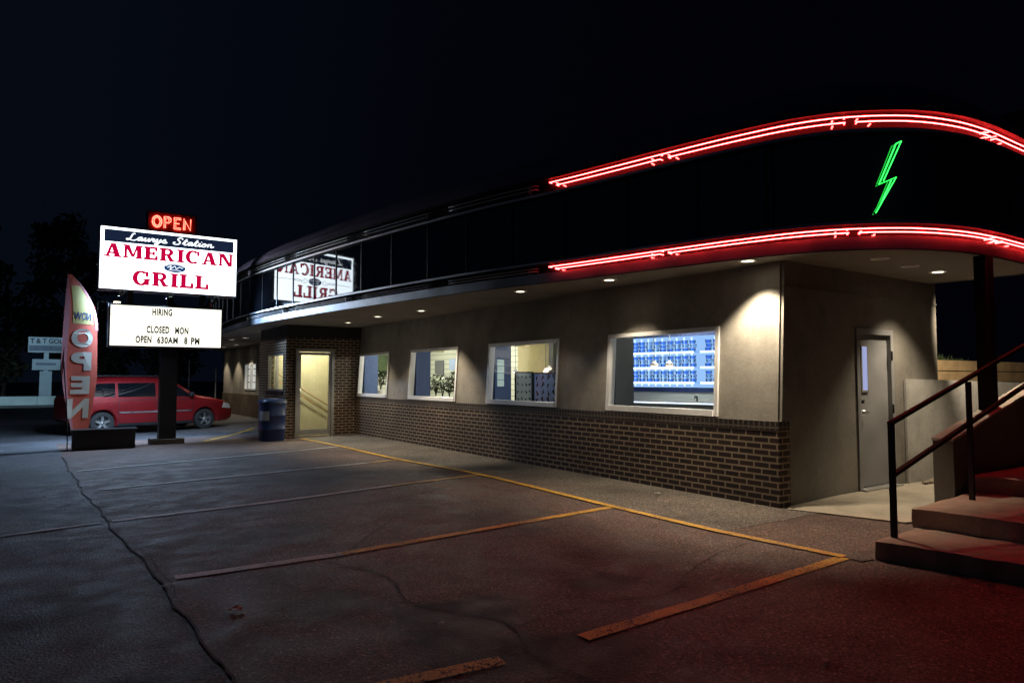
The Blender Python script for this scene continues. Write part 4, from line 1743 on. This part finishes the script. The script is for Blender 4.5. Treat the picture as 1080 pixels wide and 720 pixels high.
q = MB()
rows = []
for r_, z in [(.27, 0), (.275, .03), (.285, .25), (.30, .27), (.30, .30), (.288, .32), (.292, .58), (.305, .60), (.305, .63), (.293, .65), (.298, .86), (.30, .90)]:
    rows.append([(x, y, BN[2] + z) for x, y in squircle(BN[0], BN[1], r_)])
q.grid(rows, 0, True, True)
q.build('barrel', M['bin_blue'], bn)
q = MB()
rows = []
for r_, z in [(.315, .885), (.318, .93), (.30, .965), (.24, 1.0), (.12, 1.02), (.0, 1.025)]:
    rows.append([(x, y, BN[2] + z) for x, y in squircle(BN[0], BN[1], r_)])
q.grid(rows, 0, True, True)
q.build('lid', M['bin_lid'], bn)
q = MB()
pts = squircle(BN[0], BN[1], .302)
lab = [p for p in pts if p[0] < BN[0] - .12 and p[1] < BN[1] - .0]
lab = sorted(lab, key=lambda p: p[1])[:5]
lab = sorted(lab, key=lambda p: -p[1] + p[0])
rows = [[(x - .006, y - .006, BN[2] + z) for x, y in lab] for z in (.50, .72)]
q.grid(rows, 0, True)
q.build('label', M['label_white'], bn)

# ------------------------------------------------------------------ red minivan
VZ = -.19
van = thing('red_minivan', (2.65, 24.8, VZ), 'dark red minivan with silver five spoke wheels parked nose to the wall', 'van', None, R(15))
WB = 3.03
XR, XFW = -WB / 2, WB / 2


def lerp_tab(tab, x):
    if x <= tab[0][0]:
        return tab[0][1]
    for (a, va), (c, vc) in zip(tab[:-1], tab[1:]):
        if x <= c:
            t = (x - a) / (c - a)
            return va + (vc - va) * t
    return tab[-1][1]


XT, XN = -2.28, 2.55      # tail and nose
TOPT = [(XT, 1.04), (XT + .05, 1.14), (XT + .14, 1.40), (XT + .26, 1.57), (XT + .5, 1.645), (-1.1, 1.68), (-.2, 1.68), (.25, 1.66), (.50, 1.60), (.86, 1.37), (1.24, 1.12), (1.42, 1.07), (1.85, 1.0), (2.2, .91), (2.42, .80), (XN, .66)]
BOTT = [(XT, .46), (XT + .1, .34), (XT + .3, .27), (XR, .22), (XFW, .22), (2.2, .24), (2.42, .28), (XN, .36)]
HALF = .96


def half_w(x, z):
    w = HALF
    e = max(0, (x - 1.75) / (XN - 1.75))
    w -= .30 * e ** 2.2
    e = max(0, (-x - 1.9) / (abs(XT) - 1.9))
    w -= .13 * e ** 2.0
    if z > .98:
        w -= .19 * ((z - .98) / .70) ** 1.25
    if z < .45:
        w -= .05 * ((.45 - z) / .25)
    w += .012 * math.exp(-((z - .80) / .10) ** 2)
    return w


ZL = [0, .06, .13, .2, .28, .36, .44, .52, .60, .68, .76, .84, .90, .95, .98, 1.0]


def van_pt(x, t, s):
    z0, z1 = lerp_tab(BOTT, x), lerp_tab(TOPT, x)
    z = z0 + (z1 - z0) * t
    w = half_w(x, z)
    if t > .92:                                  # rounded shoulder into the roof or hood
        w -= .10 * ((t - .92) / .08) ** 2
    return (x, s * w, z)


st = []
x = XT
while x < XN - .001:
    st.append(x)
    x += .067
st.append(XN)
q = MB()
rows = []
for x in st:
    row = [van_pt(x, t, -1) for t in ZL]
    top_r, top_l = row[-1], van_pt(x, 1, 1)
    for j in range(1, 8):
        f_ = j / 8
        crown = .035 * math.sin(math.pi * f_)
        row.append((x, top_r[1] + (top_l[1] - top_r[1]) * f_, top_r[2] + crown))
    row += [van_pt(x, t, 1) for t in reversed(ZL)]
    rows.append(row)
q.grid(rows, 0, True, True)
q.face(rows[0], None, 0)
q.face(rows[-1][::-1], None, 0)
body = q.build('body', M['red_paint'], van, local=True, weld=True)
# wheel arches cut out of the body
for xx in (XR, XFW):
    cm = MB()
    for s in (-1, 1):
        cm.lathe((xx, 0, .34), [(0, s * .62), (.385, s * .62), (.385, s * 1.2), (0, s * 1.2)], 36, axis='y')
    cut = cm.build('cutter', M['plastic_black'], None, weld=True)
    cut.matrix_world = Matrix.Translation(van.location) @ Matrix.Rotation(R(15), 4, 'Z')
    bpy.context.view_layer.update()
    md = body.modifiers.new('cut', 'BOOLEAN')
    md.operation = 'DIFFERENCE'
    md.solver = 'EXACT'
    md.object = cut
    dg = bpy.context.evaluated_depsgraph_get()
    dg.update()
    nm = bpy.data.meshes.new_from_object(body.evaluated_get(dg))
    body.modifiers.clear()
    old = body.data
    body.data = nm
    bpy.data.meshes.remove(old)
    bpy.data.objects.remove(cut)


def side_patch(q, quad, s, out=.006, nx=12, nz=5):
    """a panel following the body side; quad = lower-left, lower-right, upper-right, upper-left in (x, z)"""
    rows = []
    for j in range(nz + 1):
        v = j / nz
        row = []
        for i in range(nx + 1):
            u = i / nx
            xa = quad[0][0] * (1 - u) + quad[1][0] * u
            za = quad[0][1] * (1 - u) + quad[1][1] * u
            xb = quad[3][0] * (1 - u) + quad[2][0] * u
            zb_ = quad[3][1] * (1 - u) + quad[2][1] * u
            xx, zz = xa * (1 - v) + xb * v, za * (1 - v) + zb_ * v
            row.append((xx, s * (half_w(xx, zz) + out), zz))
        rows.append(row)
    q.grid(rows, 0, True)


for s in (-1, 1):
    for quad in ([(-2.08, 1.12), (-1.20, 1.09), (-1.18, 1.50), (-1.92, 1.48)], [(-1.12, 1.09), (-.05, 1.075), (-.03, 1.51), (-1.10, 1.50)], [(.05, 1.075), (1.08, 1.07), (.56, 1.46), (.07, 1.51)]):
        q = MB()
        side_patch(q, quad, s)
        q.build('side_window', M['auto_glass'], body, local=True)
    q = MB()
    side_patch(q, [(-1.08, .60), (1.06, .60), (1.06, .645), (-1.08, .645)], s, .016, 14, 1)
    q.build('side_moulding', M['alloy'], body, local=True)
    q = MB()
    side_patch(q, [(-.62, .86), (-.38, .86), (-.38, .90), (-.62, .90)], s, .02, 3, 1)
    side_patch(q, [(.12, .86), (.34, .86), (.34, .90), (.12, .90)], s, .02, 3, 1)
    q.build('door_handle', M['red_paint'], body, local=True)
    q = MB()
    for xx in (-1.10, -.02, 1.09):
        side_patch(q, [(xx, .30), (xx + .012, .30), (xx + .012, 1.04), (xx, 1.04)], s, .004, 1, 8)
    side_patch(q, [(-1.1, .985), (1.1, .975), (1.1, .99), (-1.1, 1.0)], s, .004, 14, 1)
    q.build('panel_gap', M['plastic_black'], body, local=True)
    q = MB()
    side_patch(q, [(-1.1, .22), (1.1, .22), (1.1, .30), (-1.1, .30)], s, .008, 12, 1)
    q.build('sill_strip', M['plastic_black'], body, local=True)
    q = MB()
    side_patch(q, [(2.08, .68), (2.48, .64), (2.40, .78), (2.14, .85)], s, .012, 8, 4)
    q.build('headlight', M['lamp_lens'], body, local=True)
    q = MB()
    side_patch(q, [(-2.25, .82), (-2.10, .80), (-2.08, 1.22), (-2.19, 1.24)], s, .010, 4, 5)
    q.build('tail_light', M['tail_red'], body, local=True)
    q = MB()
    q.tube([(.96, s * (half_w(.96, 1.06) + .01), 1.09), (.98, s * 1.08, 1.13)], .02)
    q.lathe((.98, s * 1.12, 1.14), [(0, -.09), (.07, -.08), (.085, 0), (.07, .08), (0, .09)], 12, axis='y')
    q.build('wing_mirror', M['plastic_black'], body, local=True)
q = MB()
rows = []
for i in range(9):
    x = .56 + (1.20 - .56) * i / 8
    zt = lerp_tab(TOPT, x)
    w = half_w(x, zt) - .17
    rows.append([(x, -w + 2 * w * j / 8, zt + .012 + .035 * math.sin(math.pi * (.1 + .8 * j / 8))) for j in range(9)])
q.grid(rows, 0, True)
q.build('windscreen', M['auto_glass'], body, local=True)
q = MB()
rows = []
for i in range(7):
    x = XT + .03 + (.32 - .03) * i / 6
    zt = lerp_tab(TOPT, x)
    w = half_w(x, zt) - .14
    rows.append([(x - .012, -w + 2 * w * j / 8, zt + .012 + .03 * math.sin(math.pi * (.1 + .8 * j / 8))) for j in range(9)])
q.grid(rows, 0, True)
q.build('rear_window', M['auto_glass'], body, local=True)
for s in (-1, 1):
    q = MB()
    q.tube([(-1.7, s * .66, 1.66), (-1.6, s * .66, 1.72), (.1, s * .66, 1.72), (.2, s * .66, 1.66)], .018)
    q.build('roof_rack', M['plastic_black'], van, local=True)
q = MB()
q.box(XN - .10, XN + .02, -.5, .5, .36, .50)
q.build('grille', M['plastic_black'], van, local=True)
q = MB()
q.box(-1.3, 1.25, -.80, .80, .20, .30)
q.build('underbody', M['plastic_black'], van, local=True)
for xx in (XR, XFW):
    for s in (-1, 1):
        q = MB()
        q.lathe((xx, s * .84, .325), [(.20, -.10), (.28, -.11), (.315, -.10), (.328, -.07), (.328, .07), (.315, .10), (.28, .11), (.20, .10)], 36, axis='y')
        wh = q.build('wheel', M['tyre'], van, local=True)
        q = MB()
        q.lathe((xx, s * .84, .325), [(.205, s * .10), (.19, s * .075), (.185, -s * .05)], 30, axis='y')
        fy = s * .92
        for j in range(5):
            a = 2 * math.pi * j / 5 + .31
            ca, sa = math.cos(a), math.sin(a)
            pts_o = []
            for rr, hw in ((.03, .040), (.195, .028)):
                pts_o.append([(xx + ca * rr - sa * hw, fy, .325 + sa * rr + ca * hw), (xx + ca * rr + sa * hw, fy, .325 + sa * rr - ca * hw)])
            q.face([pts_o[0][0], pts_o[0][1], pts_o[1][1], pts_o[1][0]])
            for e in (0, 1):
                p1, p2 = pts_o[0][e], pts_o[1][e]
                q.face([p1, p2, (p2[0], fy - s * .04, p2[2]), (p1[0], fy - s * .04, p1[2])])
        q.lathe((xx, fy, .325), [(0, s * .012), (.05, s * .008), (.055, -s * .03)], 16, axis='y')
        q.build('rim', M['alloy'], wh, local=True)
        q = MB()
        q.lathe((xx, s * .84, .325), [(0, s * .0), (.19, s * .0)], 24, axis='y')
        q.build('brake_disc', M['plastic_black'], wh, local=True)

# ------------------------------------------------------------------ right-hand side: pad, steps, rail, walls
q = MB()
q.prism([(6.80, 4.60), (7.12, 3.50), (7.5, 3.38), (11.0, 3.38), (11.0, 4.69), (8.0, 4.69), (6.95, 4.68)], -.05, lambda x, y: .018 + .036 * min(1, max(0, (x - 6.9) / 1.4)))
q.build('concrete_pad', M['concrete'], None, 'structure')

stp = thing('concrete_steps', (6.5, 2.2, 0), 'broad worn concrete steps rising to the right under the canopy corner', 'steps')
Y0S = -1.6


def nose(x0, y0, sk, back, ytop):
    return [(x0, y0), (x0 + sk * (y0 - Y0S), Y0S), (back, Y0S), (back, ytop)]


for poly, z0, z1 in ((nose(5.54, 2.97, .17, 6.9, 3.05), -.05, .15), (nose(6.34, 3.06, .12, 8.2, 3.175), .15, .31), (nose(7.74, 3.175, .28, 9.9, 3.175), .31, .47), (nose(9.2, 3.175, .2, 11.4, 3.175), .47, .63), (nose(10.7, 3.175, .15, 13, 3.175), .63, .79)):
    q = MB()
    q.prism(poly, z0, z1)
    o = bevel(weather(q.build('step', M['step_concrete'], stp), 6, .011, z1 * 9), .014, 2)
q = MB()
q.prism([(6.36, 3.03), (7.5, 3.14), (12.9, 3.14), (12.9, Y0S + .05), (6.95, Y0S + .05)], -.05, .145)
q.build('step_core', M['dark_concrete'], stp)

q = MB()
CHT = lambda x, y: .855 + .235 * (x - 7.44)
q.prism([(7.44, 3.18), (12.5, 3.18), (12.5, 3.37), (7.44, 3.37)], -.02, lambda x, y: CHT(x, y) - .03)
ch = thing('cheek_wall', (7.44, 3.28, 0), 'sloping concrete side wall along the left of the steps', 'wall')
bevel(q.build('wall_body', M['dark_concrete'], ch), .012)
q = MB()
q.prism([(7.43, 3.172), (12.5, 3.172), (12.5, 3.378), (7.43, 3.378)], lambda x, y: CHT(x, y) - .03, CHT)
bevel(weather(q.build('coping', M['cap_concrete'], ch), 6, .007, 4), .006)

hr = thing('handrail', (5.8, 2.94, .15), 'dark red-brown square tube handrail climbing beside the concrete steps', 'handrail')
for xx, zz0, zz1 in ((5.80, .15, 1.07), (7.24, .31, 1.42), (9.6, .5, 2.04)):
    q = MB()
    q.box(xx - .02, xx + .02, 2.925, 2.965, zz0, zz1)
    q.build('post', M['rail'], hr)
for za in (1.075, .645):
    q = MB()
    sl = .2575 if za > 1 else .262
    x0 = 5.775 if za > 1 else 5.823
    q.prism([(x0, 2.926), (11.2, 2.926), (11.2, 2.964), (x0, 2.964)], lambda x, y, z=za, g=sl: z + g * (x - 5.8) - .009, lambda x, y, z=za, g=sl: z + g * (x - 5.8) + .024)
    bevel(q.build('rail', M['rail'], hr), .006)

q = MB()
q.box(8.50, 8.645, 3.225, 3.365, 1.0, ZS + .002)
co = base_at(tag(q.build('canopy_column', M['column_paint']), 'dark square steel column holding up the canopy corner above the steps', 'column'), (8.57, 3.3, 1.0))
bevel(co, .008)

q = MB()
q.prism([(9.60, 4.66), (14.5, 4.36), (14.5, 4.56), (9.60, 4.66 + .03)], -.02, lambda x, y: 1.445 - .018 * (x - 9.6))
rw = base_at(tag(bevel(q.build('retaining_wall', M['grey_wall']), .01), 'pale grey retaining wall right of the grey side door', 'wall'), (9.6, 4.66, 0))

fe = thing('timber_planter', (13.5, 5.3, 1.0), 'pale timber board planter above the grey retaining wall', 'planter')
for j, z in enumerate((1.22, 1.40, 1.58)):
    q = MB()
    q.box(11.66, 16.5, 5.2, 5.235, z, z + .165)
    bevel(q.build('board', M['timber'], fe), .005)
q = MB()
q.box(11.60, 11.66, 5.17, 5.27, 1.0, 1.755)
q.build('corner_post', M['timber'], fe)
q = MB()
q.box(11.66, 16.5, 5.24, 6.5, .6, 1.68)
q.build('soil', M['dark_concrete'], fe)
for j, (x, h_, l_) in enumerate(((12.25, .20, 'short grass tuft nearest the corner post of the timber planter'), (12.75, .14, 'lowest grass tuft in the timber planter behind the column'), (13.9, .30, 'tallest grass tuft in the timber planter at the photo edge'))):
    rn = random.Random(50 + j)
    q = MB()
    for k in range(60):
        a, l = rn.uniform(0, 6.28), h_ * rn.uniform(.5, 1.1)
        px_, py_ = x + rn.gauss(0, .11), 5.33 + rn.gauss(0, .03)
        d = Vector((math.cos(a) * .45, math.sin(a) * .45, 1)).normalized() * l
        s_ = Vector((-math.sin(a), math.cos(a), 0)) * .007
        p = Vector((px_, py_, 1.68))
        q.face([p - s_, p + s_, p + d * .6 + s_ * .8 + Vector((0, 0, 0)), p + d])
    base_at(tag(q.build('grass_tuft', M['leaf']), l_, 'grass tuft', 'grass tufts in the timber planter'), (x, 5.33, 1.68))

# loose stones at the foot of the grey wall
rn = random.Random(3)
sprot = None
for j in range(9):
    x = 9.72 + j * .12 + rn.uniform(-.04, .04)
    y = 4.50 - .03 * j * .5 + rn.uniform(-.05, .04)
    if sprot is None:
        bm = bmesh.new()
        bmesh.ops.create_icosphere(bm, subdivisions=2, radius=.05)
        for v in bm.verts:
            v.co *= 1 + rn.uniform(-.16, .16)
            v.co.z = v.co.z * .7 + .03
        me = bpy.data.meshes.new('stone')
        bm.to_mesh(me)
        bm.free()
        me.materials.append(M['stone'])
        o = bpy.data.objects.new('stone', me)
        sprot = o
    else:
        o = sprot.copy()
    COL.objects.link(o)
    o.location = (x, y, .052)
    o.scale = [rn.uniform(.5, 1.15)] * 3
    o.rotation_euler = (0, 0, rn.uniform(0, 6))
    tag(o, 'small rough stone lying on the pad along the foot of the grey wall', 'stone', 'stones at the foot of the grey wall')

# bits of litter and dead leaves on the asphalt
rn = random.Random(8)
for j, (x, y, z, sz, mt, nm, l_) in enumerate(((5.75, 2.28, 0, .07, 'litter', 'paper_scrap', 'pale paper scrap on the asphalt in front of the lowest step'), (6.35, 6.1, .01, .05, 'litter', 'paper_scrap', 'small white scrap on the walkway under the nearest window'),
                                              (1.95, 3.62, .004, .035, 'litter', 'paper_scrap', 'tiny pale scrap beside the oil stain'), (3.32, 2.05, .004, .035, 'litter', 'paper_scrap', 'tiny white scrap below the nearest yellow line'),
                                              (1.02, 4.55, .004, .06, 'litter', 'paper_scrap', 'flat pale scrap beside the long crack'))):
    q = MB()
    g = 5
    rows = []
    for a in range(g):
        rows.append([(x + (a / 4 - .5) * sz * 1.4 + rn.uniform(-.2, .2) * sz * .3, y + (c_ / 4 - .5) * sz + rn.uniform(-.2, .2) * sz * .3, z + .012 + rn.uniform(0, .35) * sz) for c_ in range(g)])
    q.grid(rows, 0, False)
    base_at(tag(q.build(nm, M[mt]), l_, 'litter'), (x, y, z))
for j in range(26):
    x = 5.75 + rn.random() * 1.3
    y = 2.85 - (x - 5.5) * .9 + rn.uniform(-.25, .12) - (.15 if x < 6.2 else .55)
    if j == 0:
        q = MB()
        q.face([(-.03, 0, 0), (-.008, -.017, .008), (.03, 0, .004), (-.006, .018, .012)])
        o = q.build('dead_leaf', M['dry_leaf'])
        lp = o
    else:
        o = lp.copy()
        COL.objects.link(o)
    xx = 5.58 + .17 * (2.97 - y) - rn.random() ** 2 * .5 - .02
    o.location = (xx, y, .016)
    o.rotation_euler = (rn.uniform(-.3, .3), rn.uniform(-.3, .3), rn.uniform(0, 6))
    tag(o, 'small dead leaf lying on the asphalt along the foot of the lowest step', 'leaf', 'dead leaves by the steps')

# ------------------------------------------------------------------ far left: roadside signs, low wall, trees
BS, BY = 1.4, 56.0


def bx(x):
    return x * BS


def bzz(z):
    return 1.45 + (z - 1.45) * BS


rs = thing('roadside_sign', (0, BY, -.3), 'pale roadside sign across the road with two panels on a wide white post', 'sign')
for nm, (x0, x1, z0, z1) in (('name_panel', (-.73, .95, 2.70, 3.44)), ('lower_panel', (-.55, .58, 1.86, 2.38))):
    q = MB()
    q.box(bx(x0), bx(x1), BY, BY + .3, bzz(z0), bzz(z1))
    pn = q.build(nm, M['far_panel'], rs)
    q = MB()
    if nm == 'name_panel':
        text_mesh(q, 'T & T GOLD', lambda u, v, d=0.0: (bx(-.66) + u, BY - .012, bzz(3.14) + v), bx(1.50), .33, bold=.02)
        q.build('panel_lettering', M['far_text'], pn)
        q = MB()
        q.box(bx(-.70), bx(.92), BY - .012, BY, bzz(2.78), bzz(3.04))
        q.build('text_band', M['far_line'], pn)
    else:
        q.box(bx(-.40), bx(.40), BY - .012, BY, bzz(2.10), bzz(2.20))
        q.build('text_band', M['far_line'], pn)
q = MB()
q.box(bx(-.24), bx(.25), BY, BY + .5, -.3, bzz(1.80))
q.box(bx(-.1), bx(.1), BY + .05, BY + .25, bzz(1.8), bzz(2.75))
q.build('post', M['far_panel'], rs)
q = MB()
g0 = -.3
for (x0, x1) in ((-14, -3.1), (-2.6, -.42), (-.40, 1.6)):
    q.box(x0, x1, BY - .6, BY - .35, g0, .27)
base_at(tag(q.build('low_wall', M['far_white']), 'low white wall across the road lit pale blue by an added lamp', 'wall'), (-2, BY - .5, g0))
L = bpy.data.lights.new('added_road_light', 'SPOT')  # added lamp out of view, lights the low wall and roadside sign
L.energy = 1500
L.color = (.55, .85, 1.0)
L.spot_size = R(70)
L.spot_blend = .6
L.shadow_soft_size = .2
o = bpy.data.objects.new('added_road_light', L)
COL.objects.link(o)
o.location = (-3.5, BY - 8, 7.0)
tgt = Vector((-.6, BY - .4, .6))
o.rotation_euler = (tgt - o.location).to_track_quat('-Z', 'Y').to_euler()


def tree(x, y, h, r, n, label, seed):
    rn = random.Random(seed)
    z0 = -.3
    t = thing('tree', (x, y, z0), label, 'tree', 'dark trees across the road')
    q = MB()
    q.tube([(x, y, z0), (x + .1, y, z0 + h * .3), (x - .1, y + .1, z0 + h * .7)], [.3, .22, .1], 8)
    for j in range(7):
        a = rn.uniform(0, 6.28)
        zz = z0 + h * rn.uniform(.25, .6)
        q.tube([(x, y, zz), (x + math.cos(a) * r * .7, y + math.sin(a) * r * .7, zz + h * .18)], [.1, .03], 5)
    q.build('trunk', M['bark'], t)
    q = MB()
    cl = []
    for j in range(26):
        a, f_ = rn.uniform(0, 6.28), rn.random()
        zz = .18 + .80 * f_
        rad = r * math.sin(math.pi * min(1, .18 + .80 * (1 - f_))) * rn.uniform(.35, 1.0)
        cl.append((x + rad * math.cos(a), y + rad * math.sin(a), z0 + h * zz, r * rn.uniform(.22, .42)))
    for j in range(n):
        cx_, cy_, cz_, cr = rn.choice(cl)
        d = Vector((rn.gauss(0, 1), rn.gauss(0, 1), rn.gauss(0, .8)))
        d = d.normalized() * cr * rn.random() ** .4
        p = Vector((cx_, cy_, cz_)) + d
        u = Vector((rn.gauss(0, 1), rn.gauss(0, 1), rn.gauss(0, 1))).normalized() * .30
        w = u.cross(Vector((rn.gauss(0, 1), rn.gauss(0, 1), rn.gauss(0, 1)))).normalized() * .14
        q.face([p - u, p + w, p + u, p - w])
    q.build('crown', M['tree_leaf'], t)


tree(-2.6, 66, 13.5, 3.6, 2600, 'dark rounded tree at the far left edge beyond the roadside sign', 1)
tree(1.6, 70, 15.0, 3.8, 2800, 'tallest dark tree rising behind the roadside sign', 2)
tree(5.2, 72, 11.0, 3.4, 2200, 'lower dark tree between the red flag and the lit sign', 3)
tree(10.2, 74, 8.5, 3.6, 2000, 'low dark tree behind the red minivan', 4)
tree(-8.5, 68, 11.0, 4.0, 2200, 'dark spreading tree farthest left across the road', 5)
# thin poles by the far corner of the building
for j, (x, y, h_) in enumerate(((6.75, 35.2, 1.9), (6.1, 38.5, 2.4))):
    q = MB()
    q.tube([(x, y, -.3), (x, y, h_)], .035, 6)
    base_at(tag(q.build('thin_post', M['frame_alu']), ['thin grey post beside the far end of the brick wing', 'thin grey post standing behind the red minivan hood'][j], 'post'), (x, y, -.3))
